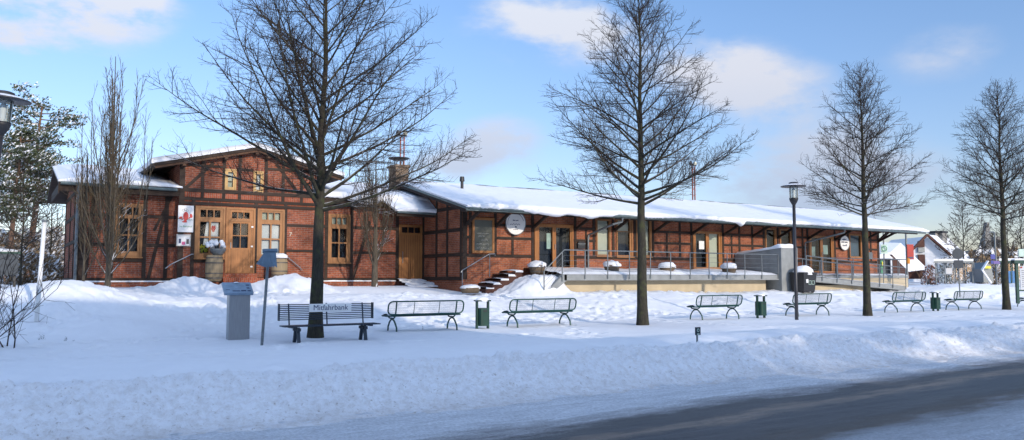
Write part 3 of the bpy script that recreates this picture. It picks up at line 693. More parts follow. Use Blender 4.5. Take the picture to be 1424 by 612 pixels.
# end wall frame
m = MB(); ev = [VV(p, UE) for p in (590, 607, 622, 640)]; k = 0
zr = [1.45, ZZ(615, 355.5, (ev[1]+ev[2])/2), ZZ(615, 322, (ev[1]+ev[2])/2), ZZ(615, 292, (ev[1]+ev[2])/2)]
for v in (VW+.1, ev[2], ev[1], VM-.12): m.box(UE-.03, UE+.004, v-.08, v+.08, 1.4, ZEv+(v-VE)*SL-.15)
for i, z_ in enumerate(zr): m.box(UE-.037, UE+.003, VW+(.0), VM if i < 3 else VM+2, z_-.075, z_+.075)
for v in (VM+.9, VM+2): m.box(UE-.03, UE+.003, v-.07, v+.07, 4.6, ZEv+(min(v, 2*VRG-v)-VE)*SL-.15)
m.beam((UE-.02,VM+.3,4.55), (UE-.02,VM+1.3,5.6), .05, .14); m.build('timber_frame', M['timber'], shed)
for name, a in (('window', w1), ('window', w3)):
    opening(shed, name, *a, VW, [(.1,.9,.04,.96)], M['frame'], backs=['offwhite'], sill=True)
opening(shed, 'window', *w2, VW, [(.1,.82,.04,.66), (.1,.82,.68,.96)], M['frame'], backs=['dark_room','offwhite'])
opening(shed, 'window', *w4, VW, [(.08,.86,.04,.96)], M['frame'], backs=['dark_room']); opening(shed, 'window', *w5, VW, [(.14,.92,.04,.96)], M['frame'], backs=['dark_room'])
opening(shed, 'window', *w6, VW, [(.08,.92,.04,.96)], M['frame'], backs=['bluegrey'])
f1 = opening(shed, 'french_door', *fd1, VW, [(.12,.46,.05,.93), (.55,.92,.05,.93)], M['door'], sill=False, backs=['dark_room','dark_room'], handle=(.51,.5,.2))
f2 = opening(shed, 'french_door', *fd2, VW, [(.10,.45,.04,.94), (.56,.90,.04,.94)], M['door'], sill=False, backs=['dark_room','offwhite'], handle=(.49,.5,.2))
f3 = opening(shed, 'french_door', *fd3, VW, [(.10,.45,.04,.94), (.56,.90,.04,.94)], M['door'], sill=False, backs=['dark_room','dark_room'], handle=(.5,.5,.2))
w_ = fd2[1]-fd2[0]; h_ = fd2[3]-fd2[2]
m = MB(); m.box(fd2[0]+w_*.2, fd2[0]+w_*.38, VW-.03, VW-.024, fd2[2]+h_*.52, fd2[2]+h_*.74); m.build('notice', M['white'], f2)
m = MB(); w_ = fd1[1]-fd1[0]; h_ = fd1[3]-fd1[2]; m.box(fd1[0]+w_*.34, fd1[0]+w_*.44, VW+.08, VW+.09, fd1[2]+h_*.45, fd1[2]+h_*.8); m.build('notice', M['paleg'], f1)
m = MB(); w_ = fd3[1]-fd3[0]; h_ = fd3[3]-fd3[2]; m.box(fd3[0]+w_*.62, fd3[0]+w_*.82, VW+.09, VW+.1, fd3[2]+h_*.5, fd3[2]+h_*.75); m.box(fd3[0]+w_*.15, fd3[0]+w_*.3, VW+.09, VW+.1, fd3[2]+h_*.45, fd3[2]+h_*.7); m.build('notice', M['paleg'], f3)
# roof
m = MB()
slab(m, (UX0,VE,ZEv), (UX1,VE,ZEv), (UX0,VRG,ZRG), (UX1,VRG,ZRG), .10); slab(m, (UX0,2*VRG-VE,ZEv), (UX1,2*VRG-VE,ZEv), (UX0,VRG+.001,ZRG), (UX1,VRG+.001,ZRG), .10)
m.build('roof', M['timber_warm'], shed)
m = MB(); k = 0; u = UX0+.35
while u < UX1-.1:
    m.beam((u,VE+.06,ZEv-.17+.02), (u,VW+.05,ZEv+OE*SL-.17), .09, .13); u += .92
m.build('rafters', M['timber_warm'], shed)
m = MB(); m.box(UX0+.1, UX1-.1, VE+.45, VE+.57, ZEv-.16, ZEv-.05+.0)
brs = [UU(p, VW) for p in (688.5, 740.5, 800, 853, 908.5, 962, 1006, 1047, 1082.5, 1124, 1162, 1201)]+[UE+.12, UW1-.12]
for u in brs:
    m.beam((u+.02,VW-.03,ZB-.05), (u+.02,VE+.5,ZEv-.12), .09, .12); m.beam((u-.02,VW-.035,ZEv+.02), (u-.02,VE+.4,ZEv-.16), .08, .10)
for u in brs[1::2]: pass
m.beam((UW1+.02,VW+.1,3.7), (UX1-.6,VW+.1,ZEv+.3), .12, .14)
m.beam((UW1-.2,VW+.1,ZEv+.33), (UX1-.1,VW+.1,ZEv+.33), .12, .14)
m.beam((UW1-.2,VRG,ZRG-.2), (UX1-.1,VRG,ZRG-.2), .12, .14); m.beam((UX0+.05,VRG,ZRG-.2), (UE,VRG,ZRG-.2), .12, .14)
m.beam((UX0+.05,VE+.5,ZEv), (UE+.1,VE+.5,ZEv), .12, .12); m.beam((UX0+.05,VE+.02,ZEv-.16), (UX0+.05,VRG,ZRG-.17), .06, .12)
m.build('canopy_bracket', M['timber'], shed)
m = MB()
m.add([(UX0-.03,VE-.02,ZEv+.02),(UX0-.03,VRG,ZRG+.02),(UX0-.03,VRG,ZRG-.09),(UX0-.03,VE-.02,ZEv-.09),(UX0+.0,VE-.02,ZEv+.02),(UX0,VRG,ZRG+.02),(UX0,VRG,ZRG-.09),(UX0,VE-.02,ZEv-.09)], [(3,2,1,0),(4,5,6,7),(0,1,5,4),(2,3,7,6),(0,4,7,3)])
m.box(UX0, UX1, VE-.03, VE+.01, ZEv-.15, ZEv-.01); m.build('eave_board', M['zinc'], shed)
snow_slab('roof_snow', (UX0-.03,VE-.02,ZEv+.01), (UX1+.03,VE-.02,ZEv+.01), (UX0-.03,VRG,ZRG), (UX1+.03,VRG,ZRG), shed, .18, .13, .10, 21, 520, 26, lumps=((.10,.018,.10),(.135,.02,.22),(.165,.012,.10),(.19,.018,.24),(.225,.015,.12),(.30,.04,.05),(.487,.008,.2),(.47,.02,.08)))
snow_slab('roof_snow', (UX1,2*VRG-VE,ZEv), (UX0,2*VRG-VE,ZEv), (UX1,VRG,ZRG), (UX0,VRG,ZRG), shed, .2, .05, 0, 22, 30)
m = MB(); m.tube([(UX0+4.6,VE-.09,ZEv-.05), (UX1-.2,VE-.09,ZEv-.1)], .065, 8); m.build('gutter', M['zinc'], shed); m = MB(); m.tube([(UX0+.1,VE-.09,ZEv-.04), (UX0+4.5,VE-.09,ZEv-.05)], .05, 8); m.build('gutter', M['zinc'], shed)
for p0, p1 in ((865, 816), (1175, 1118)):
    ua, ub = UU(p0, VE), UU(p1, VW)
    m = MB(); m.tube([(ua,VE-.08,ZEv-.12), (ua,VE-.04,ZEv-.32), (ua-.35,VE+.15,ZEv-.42), (ub+.05,VW-.12,ZEv-.85), (ub,VW-.12,ZEv-1.1), (ub,VW-.12,1.75)], .05, 8); m.build('downpipe', M['galv'], shed)
uv, vv = UU(642, 32.6), 32.6
m = MB(); zt_ = ZEv+(vv-VE)*SL; m.tube([(uv,vv,zt_-.05), (uv,vv,zt_+.5)], .07, 10); m.tube([(uv,vv,zt_+.5), (uv,vv,zt_+.72)], [.12,.10], 10); m.build('vent_pipe', M['black'], shed)
# slats of the corner timber under the wing's left brickwork
# fittings on the walls ------------------------------------------------------------------------
def wallsign(): pass
a = board
bb = thing('chalkboard', 'tall chalkboard in orange wooden frame with white handwriting beside the round white sign', 'chalkboard', ((a[0]+a[1])/2, VW, a[2]))
m = MB()
for q in ((a[0],a[1],a[2],a[2]+.1), (a[0],a[1],a[3]-.1,a[3]), (a[0],a[0]+.1,a[2]+.1,a[3]-.1), (a[1]-.1,a[1],a[2]+.1,a[3]-.1)): m.box(q[0], q[1], VW-.09, VW-.002, q[2], q[3])
m.build('frame', M['door'], bb); m = MB(); m.box(a[0]+.1, a[1]-.1, VW-.06, VW-.004, a[2]+.1, a[3]-.1); m.build('board', M['slate'], bb)
m = MB(); H = a[3]-a[2]; W = a[1]-a[0]
for i, (fz, hh, n, f0, f1) in enumerate(((.55,.06,3,.2,.8), (.47,.10,1,.3,.6), (.36,.11,1,.42,.75), (.25,.08,2,.2,.8), (.13,.10,2,.22,.78))): scrawl(m, a[0]+W*f0, a[0]+W*f1, a[2]+H*fz, hh, VW-.064, i, .009, n)
m.build('handwriting', M['chalk'], bb)
def disc_sign(pxc, pyc, rp, label, seed, dark):
    u, z = at(pxc, pyc, VW); r = rp; t = thing('round_sign', label, 'sign', (u, VW-.15, z), 'round shop signs on the shed wall')
    n = 40; m = MB(); m.prism([(u+r*math.cos(2*PI*k/n), z+r*math.sin(2*PI*k/n)) for k in range(n)], VW-.16, VW-.12); m.build('plate', M['white'], t)
    m = MB(); m.tube([(u+r*math.cos(2*PI*k/n), VW-.165, z+r*math.sin(2*PI*k/n)) for k in range(n)], .018, 6, closed=True); m.build('rim', M['galv'], t)
    m = MB()
    if dark:
        scrawl(m, u-r*.55, u+r*.5, z+r*.42, .13, VW-.167, seed, .02, 1); scrawl(m, u-r*.75, u+r*.7, z+r*.05, .15, VW-.167, seed+1, .014, 2); scrawl(m, u-r*.5, u+r*.65, z-r*.40, .16, VW-.167, seed+2, .016, 1)
    else:
        scrawl(m, u-r*.3, u+r*.3, z+r*.2, .07, VW-.167, seed, .013, 2); scrawl(m, u-r*.6, u+r*.65, z-r*.15, .10, VW-.167, seed+1, .011, 1); scrawl(m, u-r*.25, u+r*.3, z-r*.55, .06, VW-.167, seed+2, .009, 1)
        m.tube([(u-.03,VW-.168,z-r*.3), (u+.03,VW-.168,z-r*.34)], .03, 6)
        m.tube([(u+r*.8*math.cos(q), VW-.167, z+r*.8*math.sin(q)) for q in np.linspace(.25, 1.75, 16)], .010, 4)
        m.tube([(u+r*.8*math.cos(q), VW-.167, z+r*.8*math.sin(q)) for q in np.linspace(2.4, 3.4, 10)], .008, 4)
    m.build('lettering', M['navy'], t); return t
disc_sign(714.5, 310.5, .52, 'large white round sign with thin faint writing right of the chalkboard', 5, False)
disc_sign(1171.5, 338, .44, 'smaller white round sign with bold dark handwriting near the far glazed door', 15, True)
def small_box(name, label, cat, px0, px1, py0, py1, V, mat, d=.12, flap=None):
    a = px_rect(px0, px1, py0, py1, V); t = thing(name, label, cat, ((a[0]+a[1])/2, V, a[2]))
    m = MB(); n = 10; H = a[3]-a[2]; pts = [(a[0],a[2]),(a[1],a[2]),(a[1],a[3]-.08),(a[1]-.05,a[3]),(a[0]+.05,a[3]),(a[0],a[3]-.08)]
    m.prism(pts, V-d, V-.035); m.build('housing', mat, t)
    m = MB(); m.box(a[0]-.01, a[1]+.01, V-d-.02, V-.036, a[3]-.12, a[3]-.09); m.box(a[0]+.06, a[1]-.06, V-d-.012, V-d-.001, a[2]+H*.5, a[2]+H*.5+.02); m.build('flap', flap or mat, t)
    return t
small_box('mailbox', 'silver rounded mailbox on brick wall right of the gabled entrance', 'mailbox', 417, 428, 349, 366, VM, M['steel'], flap=M['galv'])
small_box('mailbox', 'small black mailbox between shed french doors and blinds', 'mailbox', 802, 812, 336, 346, VW, M['black'], flap=M['galv'])
small_box('mailbox', 'grey mailbox at the far right end of the shed wall', 'mailbox', 1204.5, 1212, 351, 360, VW, M['galv'])
small_box('doorbell_panel', 'cream doorbell panel on brick wall above the silver mailbox', 'doorbell', 435, 439.5, 330, 338, VM, M['offwhite'], .05)
u, z = at(404, 326, VG); t = thing('house_number', 'small white house number 7 on brick right of entrance window', 'house number', (u, VG-.01, z)); text_part('7', (u, VG-.012, z), .22, M['offwhite'], t, 'digit')
# shop sign with crayfish
a = px_rect(244.5, 266, 286, 323, VG); c2 = px_rect(243, 263, 326, 342.5, VG)
t = thing('shop_sign', 'white shop sign with red crayfish in chef hat above a menu case', 'sign', ((a[0]+a[1])/2, VG, a[2]))
m = MB(); m.box(a[0], a[1], VG-.10, VG-.07, a[2], a[3]); m.build('panel', M['white'], t)
uc = (a[0]+a[1])/2; zc = a[2]+(a[3]-a[2])*.60; y = VG-.102
m = MB()
def blob(mm, cx, cz, rx, rz, rot=0, n=14, yy=None):
    mm.prism([(cx+rx*math.cos(q)*math.cos(rot)-rz*math.sin(q)*math.sin(rot), cz+rx*math.cos(q)*math.sin(rot)+rz*math.sin(q)*math.cos(rot)) for q in [2*PI*k/n for k in range(n)]], (yy or y)-.004, (yy or y))
blob(m, uc, zc, .10, .17); blob(m, uc-.19, zc-.07, .075, .045, .5); blob(m, uc+.19, zc+.02, .05, .08, .3, yy=y-.001); blob(m, uc-.12, zc-.12, .05, .022, .9, yy=y-.002); blob(m, uc+.13, zc-.06, .05, .022, .7, yy=y-.003)
blob(m, uc-.04, zc-.22, .10, .03, 0, yy=y-.002); blob(m, uc-.02, zc-.18, .05, .06, 0, yy=y-.0035)
m.build('crayfish_print', M['red'], t)
m = MB()
for cx, cz, r in ((-.09,.23,.05), (-.02,.26,.055), (.04,.22,.045)): m.tube([(uc+cx+r*math.cos(2*PI*k/12), y-.003, zc+cz+r*math.sin(2*PI*k/12)*.8) for k in range(12)], .004, 4, closed=True)
m.build('hat_print', M['hoop'], t)
m = MB(); scrawl(m, uc-.28, uc-.10, zc-.12, .07, y-.004, 3, .008, 1); scrawl(m, uc+.05, uc+.28, zc-.15, .07, y-.004, 4, .008, 1); m.build('green_writing', M['greenprint'], t)
text_part('im Bahnhof', (uc+.01, y-.003, a[2]+.22), .12, M['greenprint'], t, 'lettering', width=.46)
m = MB(); a = c2; m.box(a[0], a[1], VG-.09, VG-.06, a[2], a[3]); mc = m.build('menu_case', M['white'], t)
m = MB()
for q in ((a[0],a[1],a[2],a[2]+.03), (a[0],a[1],a[3]-.03,a[3]), (a[0],a[0]+.03,a[2]+.03,a[3]-.03), (a[1]-.03,a[1],a[2]+.03,a[3]-.03)): m.box(q[0], q[1], VG-.12, VG-.091, q[2], q[3])
m.build('case_frame', M['steel'], mc)
W = a[1]-a[0]; H = a[3]-a[2]
for f0, f1, g0, g1, mt in ((.17,.33,.25,.62,'navy'), (.38,.62,.12,.38,'pink'), (.70,.88,.2,.6,'hoop')):
    m = MB(); m.box(a[0]+W*f0, a[0]+W*f1, VG-.094, VG-.0905, a[2]+H*g0, a[2]+H*g1); m.build('leaflet', M[mt], mc)
# hand rails
def rail(pts, label, mat='steel', r=.022, posts=()):
    t = thing('handrail', label, 'handrail', pts[0], 'wall handrails by the entrances')
    m = MB(); m.tube(pts, r, 8); m.build('rail', M[mat], t)
    for p in posts:
        m = MB(); m.tube(p, r*.8, 6); m.build('bracket', M[mat], t)
V_ = VG-.14
def pz(px, py, V): u, z = at(px, py, V); return (u, V, z)
rail([pz(230, 373.5, V_), pz(237, 368, V_), pz(267, 353.5, V_), pz(269, 353.8, V_)], 'steel handrail sloping up to the left of the gabled entrance', posts=([pz(242, 366, V_), pz(242, 369, VG-.02)], [pz(258, 358.5, V_), pz(258, 361, VG-.02)]))
rail([pz(394, 354, V_), pz(396, 354.5, V_), pz(418, 373, V_), pz(420, 376, V_)], 'steel handrail sloping down to the right of the gabled entrance', posts=([pz(401, 359, V_), pz(401, 362, VG-.02)], [pz(412, 368.5, V_), pz(412, 371, VG-.02)]))
V_ = VW-.5
rail([pz(641, 379, V_), pz(643, 376, V_), pz(680, 353.5, V_), pz(688, 353, V_), pz(688.5, 356, V_)], 'steel handrail rising along the shed wall below the chalkboard', posts=([pz(643, 377, V_), pz(643, 402, V_)], [pz(681, 353.5, V_), pz(681, 385, V_)]))
# steps
def steps(label, u0, u1, v0, v1, z0, z1, n, mat, snow=True, along='v', riser=None):
    t = thing('entrance_steps', label, 'steps', ((u0+u1)/2, v0, z0)); 
    for k in range(n):
        m = MB(); zz = z0+(z1-z0)*(k+1)/n
        if along == 'v': va = v0+(v1-v0)*k/n; ex = .18*(n-1-k); m.box(u0-ex*.2, u1+ex, va, v1, zz-(z1-z0)/n-(.3 if k == 0 else 0), zz)
        else: ua = u0+(u1-u0)*k/n; m.box(ua, u1, v0, v1, zz-(z1-z0)/n-(.3 if k == 0 else 0), zz)
        o = m.build('step', M[mat], t)
        if snow:
            m = MB()
            if along == 'v': aa, b_, c_, d_ = u0-ex*.2, u1+ex-.02, va+.02, va+(v1-v0)/n+.05
            else: aa, b_, c_, d_ = ua+.02, ua+(u1-u0)/n+.05, v0+.02, v1
            nn = 14; vs_ = []; fs_ = []
            for i in range(nn+1):
                x = aa+(b_-aa)*i/nn; h = .08+.08*mn.noise((x*3, k*2.1, 0)); o_ = .06*mn.noise((x*2.2, k, 5))
                vs_ += [(x,c_-.03+o_,zz+.003),(x,c_-.02+o_,zz+h*.8),(x,(c_+d_)/2,zz+h+.02),(x,d_,zz+h)]
            for i in range(nn):
                for j in range(3): q = i*4+j; fs_.append((q,q+4,q+5,q+1))
            m.add(vs_, fs_); m.build('snow_cover', M['snow'], o, smooth=True)
    return t
steps('snow-covered steps below the plain brown side door', dr[0]-.15, dr[1]+.15, VM-1.6, VM-.03, 1.0, dr[2], 4, 'brownclad')
steps('brick steps between snow heaps at the gabled entrance door', gd[0]-.15, gd[1]+.05, VG-.9, VG-.09, 1.12, gd[2]-.01, 3, 'brick_rot', snow=False)
steps('brown steps climbing along the shed wall under the chalkboard', 16.9, 18.7, VW-1.25, VW-.03, .86, 1.72, 5, 'brownclad', along='u')

# barrels and planters
def barrel(mb, c, r, h, n=20): mb.lathe([(0,0),(r*.84,0),(r*.97,h*.25),(r,h*.5),(r*.97,h*.75),(r*.84,h),(0,h)], c, n)
def hoops(mb, c, r, h):
    for f, k in ((.12,.915), (.3,.99), (.7,.99), (.9,.90)):
        mb.lathe([(r*k,h*f-.02),(r*k+.012,h*f-.02),(r*k+.012,h*f+.02),(r*k,h*f+.02)], c, 20)
def blobmesh(mb, c, rx, ry, rz, seed, n=14, mrows=8, amp=.18, full=False):
    vs = []
    for i in range(mrows+1):
        ph = (PI if full else PI/2+.35)*i/mrows
        for k in range(n):
            a = 2*PI*k/n; d = Vector((math.sin(ph)*math.cos(a), math.sin(ph)*math.sin(a), math.cos(ph)))
            q = 1+amp*mn.noise(d*1.7+Vector((seed, seed*.3, 0)))+amp*.5*mn.noise(d*4+Vector((seed, 0, 0)))
            vs.append((c[0]+d.x*rx*q, c[1]+d.y*ry*q, c[2]+d.z*rz*q))
    mb.add(vs, [(i*n+k, (i+1)*n+k, (i+1)*n+(k+1) % n, i*n+(k+1) % n) for i in range(mrows) for k in range(n)])
bw = 32.35
for px, label, hh, big in ((297.5, 'pale oak barrel carrying a bowl of snow-covered plants left of entrance door', 1.0, True), (388, 'oak barrel half buried in snow right of the entrance door', .85, False)):
    u = UU(px, bw); zb = 1.36 if big else 1.5
    t = thing('barrel', label, 'barrel', (u, bw, zb), 'oak barrels flanking the entrance')
    m = MB(); barrel(m, (u, bw, zb), .33, hh); m.build('staves', M['barrel'], t, smooth=True)
    m = MB(); hoops(m, (u, bw, zb), .33, hh); m.build('hoops', M['hoop'], t)
    if big:
        p = thing('plant_bowl', 'grey bowl of snow-covered heather standing on the oak barrel', 'planter', (u+.05, bw, zb+hh))
        m = MB(); m.lathe([(.18,0),(.3,.18),(.32,.24),(.28,.24),(0,.2)], (u+.12, bw, zb+hh+.01), 16); m.build('bowl', M['galv'], p, smooth=True)
        m = MB()
        for k in range(16):
            q = 2*PI*random.random(); rr_ = random.uniform(.05, .3); blobmesh(m, (u+.02+rr_*math.cos(q)*1.1, bw+rr_*math.sin(q)*.8, zb+hh+.28+random.uniform(0,.25)), .09, .09, .08, k, 8, 6, .3, True)
        m.build('snowy_heather', M['snow'], p, smooth=True); random.seed(5)
    else:
        m = MB(); blobmesh(m, (u, bw, zb+hh-.02), .34, .34, .14, 3); m.build('snow_cover', M['snow'], t, smooth=True)

# ================================================================ TERRACE
ZF = 1.62; VT = 26.9; UT0 = UU(785, VT); UT1 = 33.0
ter = thing('terrace', 'raised concrete terrace with steel railing along the shed front', 'terrace', ((UT0+UT1)/2, VT, .8))
m = MB(); m.box(UT0, UT1, VT, VW-.03, ZF-.24, ZF); m.prism([(UT0-1.15,.72),(UT0-.85,.72),(UT0+.12,ZF-.24),(UT0+.12,ZF),(UT0-.05,ZF)], VT, VT+.18); m.build('slab', M['concrete'], ter)
m = MB(); m.box(UT0+.3, UT1-.3, VT+.6, VW-.05, .3, ZF-.242); m.build('retaining_wall', M['cream'], ter)
for k in range(4):
    m = MB(); zz = .72+k*.22; m.box(UT0-1.1+k*.28, UT0+.0, VT+.19, VT+1.4, zz-.05, zz+.03); m.build('step', M['brownclad'], ter)
def hsnow(name, u0, u1, v0, v1, zf, parent, nu=80, nv=14, mat='snow'):
    vs_ = []; fs_ = []
    for j in range(nv+1):
        v = v0+(v1-v0)*j/nv
        for i in range(nu+1):
            u = u0+(u1-u0)*i/nu; vs_.append((u, v, zf(u, v)))
    for j in range(nv):
        for i in range(nu): q = j*(nu+1)+i; fs_.append((q, q+1, q+nu+2, q+nu+1))
    m = MB(); m.add(vs_, fs_); return m.build(name, M[mat], parent, smooth=True)
def tz(u, v):
    e = min(1, (v-VT-.06)/.35); e = max(0, e)
    return ZF+.01+e*(.12+.20*max(0, (v-VT-.3)/2.6)+.10*max(-.3, mn.noise((u*.55, v*.7, 2)))+.04*mn.noise((u*2, v*2, 4)))
hsnow('snow_cover', UT0-.1, UT1-.02, VT+.06, VW-.06, tz, ter)
def railing(parent, pts, post_d=1.18, h=1.02, nr=4):
    """pts: path of floor points; posts + top rail + thin rails"""
    P = [Vector(p) for p in pts]
    seg = [(P[i+1]-P[i]).length for i in range(len(P)-1)]; L = sum(seg)
    def pt(s):
        for i, l in enumerate(seg):
            if s <= l+1e-6: return P[i].lerp(P[i+1], s/l)
            s -= l
        return P[-1]
    n = max(1, round(L/post_d))
    for k in range(n+1):
        q = pt(L*k/n); m = MB(); m.box(q.x-.022, q.x+.022, q.y-.03, q.y-.006, q.z-.18, q.z+h-.012); m.build('post', M['galv'], parent)
    up = Vector((0,0,1)); m = MB(); m.tube([p+up*h for p in P], .024, 8); m.build('handrail', M['galv'], parent)
    for r in range(nr):
        m = MB(); m.tube([p+up*(h*(.14+.215*r)) for p in P], .0065, 5); m.build('rail', M['galv'], parent)
railing(ter, [(UT0-1.05,VT-.02,.72), (UT0-.02,VT-.02,ZF), (UT1-.1,VT-.02,ZF)])
# planters on the terrace with saplings
first = None
for px, zt_, lab in ((747, 1.66, 'leftmost snow-topped half barrel planter, near the terrace steps'), (851, 1.70, 'snow-topped half barrel planter below the wide shed windows'), (928, 1.66, 'snow-topped half barrel planter standing on the right beside the second window group'), (1014, 1.66, 'snow-topped half barrel planter right of the paper-marked glazed door')):
    v = 28.0 if px != 747 else 28.5
    if px in (928, 1014): v = 27.6
    u = UU(px, v); t = thing('planter', lab, 'planter', (u, v, zt_), 'half barrel planters on the terrace')
    r_ = .36
    m = MB(); m.lathe([(0,0),(r_*.8,0),(r_*1.02,.36),(r_*.92,.36),(0,.34)], (u, v, zt_), 18); m.build('tub', M['planter'], t, smooth=True)
    m = MB(); m.lathe([(r_*.86,.08),(r_*.885,.08),(r_*.91,.12),(r_*.88,.12)], (u, v, zt_), 18); m.lathe([(r_*.98,.27),(r_*1.005,.27),(r_*1.03,.31),(r_,.31)], (u, v, zt_), 18); m.build('hoops', M['hoop'], t)
    m = MB(); blobmesh(m, (u, v, zt_+.36), .40, .40, .20, px*.1, amp=.25); m.build('snow_cover', M['snow'], t, smooth=True)
u, v = UU(654, 28.2), 28.2
t = thing('planter', 'low round tub with snow on top at foot of the shed steps', 'planter', (u, v, .88)); m = MB(); m.lathe([(0,0),(.34,0),(.42,.22),(.36,.22),(0,.2)], (u, v, .88), 18); m.build('tub', M['planter'], t, smooth=True)
m = MB(); blobmesh(m, (u, v, 1.09), .42, .42, .13, 9); m.build('snow_cover', M['snow'], t, smooth=True)
# block wall at the right end
blk = thing('parapet_wall', 'tall grey concrete wall block with snow on top at terrace end', 'wall', (33.7, VT, .8))
m = MB(); m.prism([(VT-.15,.4),(VW-.05,.4),(VW-.05,2.72),(VT-.15,2.98)], 33.0, 34.25, axis='x'); m.build('wall', M['concrete'], blk)
def bz(u, v):
    e = min(1, (u-32.98)/.15, (34.27-u)/.15, (v-VT+.17)/.15); e = max(0, e)
    return 2.98-(v-VT+.15)*.0897+.004+max(0, e)**.5*(.13+.10*math.exp(-((v-VT-.1)/.35)**2)+.03*mn.noise((u*3, v*2, 0)))
hsnow('snow_cover', 32.98, 34.27, VT-.17, VW-.1, bz, blk, 20, 30)
# waste container
cu_, cv_ = UU(1117, 26.2), 26.2; zc_ = gz(cu_, cv_)-.02
t = thing('waste_container', 'black wheeled waste container with thick snow on its lid beside the grey wall', 'waste container', (cu_, cv_, zc_))
m = MB(); w, d, h = .50, .42, .95
tp = [(-w,-d),(w,-d),(w,d),(-w,d)]; bt = [(x*.82, y*.82) for x, y in tp]
def frust(mb, c, b, zb, t_, zt): mb.add([(c[0]+x, c[1]+y, c[2]+zb) for x, y in b]+[(c[0]+x, c[1]+y, c[2]+zt) for x, y in t_], [(3,2,1,0),(4,5,6,7),(0,1,5,4),(1,2,6,5),(2,3,7,6),(3,0,4,7)])
frust(m, (cu_,cv_,zc_), bt, .06, tp, h); m.build('body', M['black'], t)
m = MB(); frust(m, (cu_,cv_,zc_), [(x*1.08, y*1.08) for x, y in tp], h+.002, [(x*1.04, y*1.04) for x, y in tp], h+.07); m.build('lid', M['black'], t)
m = MB(); blobmesh(m, (cu_,cv_,zc_+h+.07), .53, .45, .34, 4, 20, 8, .12); m.build('snow_cover', M['snow'], t, smooth=True)
for sx_ in (-.36, .36):
    m = MB(); m.tube([(cu_+sx_-.03,cv_-.25,zc_+.08), (cu_+sx_+.03,cv_-.25,zc_+.08)], .08, 12); m.build('wheel', M['black'], t)
m = MB()
for sx_ in (-.02, .22):
    n = 4; c = [(cu_+sx_-.085,cv_-.40,zc_+.42), (cu_+sx_+.085,cv_-.40,zc_+.42), (cu_+sx_+.085,cv_-.415,zc_+.60), (cu_+sx_-.085,cv_-.415,zc_+.60)]; m.tube(c, .016, 4, closed=True)
m.build('emblem', M['paleg'], t); m = MB(); m.box(cu_-.33, cu_-.17, cv_-.43, cv_-.40, zc_+.50, zc_+.68); m.build('sticker', M['white'], t)
# ramp to the right
UR0 = 34.25; UR1 = UU(1268, 25.9); VR = 26.3
rp = thing('access_ramp', 'long concrete access ramp with steel railing sloping down from the far terrace', 'ramp', ((UR0+UR1)/2, VR, .8))
m = MB(); zA, zB = 1.58, 1.02
m.add([(UR0,VR,zA),(UR1,VR-.0,zB),(UR1,VR+1.3,zB),(UR0,VR+1.3,zA),(UR0,VR,zA-.24),(UR1,VR,zB-.24),(UR1,VR+1.3,zB-.24),(UR0,VR+1.3,zA-.24)], [(0,1,2,3),(7,6,5,4),(0,4,5,1),(1,5,6,2),(2,6,7,3),(3,7,4,0)])
m.build('slab', M['concrete'], rp)
m = MB(); m.box(UR0+.02, UR1-3, VR+.5, VR+1.28, .3, 1.1); m.build('retaining_wall', M['cream'], rp)
hsnow('snow_cover', UR0+.02, UR1, VR+.06, VR+1.3, lambda u, v: zA+(zB-zA)*(u-UR0)/(UR1-UR0)+.02+.05*min(1, (v-VR-.06)/.2)+.03*mn.noise((u, v, 1)), rp, 60, 8)
railing(rp, [(UR0+.05,VR-.02,zA), (UR1,VR-.02,zB)], 1.25)
railing(rp, [(UR0+.05,VR+1.32,zA+.0), (UR1,VR+1.32,zB)], 1.5, 1.0, 2)
ft = thing('far_terrace', 'cream walled loading terrace with railing at far end of the shed', 'terrace', (40, 28.5, .8))
m = MB(); m.box(UR0, 45.6, VR+1.45, VW-.03, ZF-.14, ZF); m.build('slab', M['concrete'], ft)
m = MB(); m.box(UR0+.05, 45.55, VR+1.5, VW-.05, .3, ZF-.142); m.build('retaining_wall', M['cream'], ft)
hsnow('snow_cover', UR0+.02, 45.55, VR+1.47, VW-.06, lambda u, v: ZF+.02+.07*min(1, (v-VR-1.47)/.2)+.04*mn.noise((u, v*2, 1)), ft, 60, 8)
railing(ft, [(37.5,VR+1.5,ZF), (45.5,VR+1.5,ZF), (45.5,VW-.1,ZF)], 1.4, .95, 3)

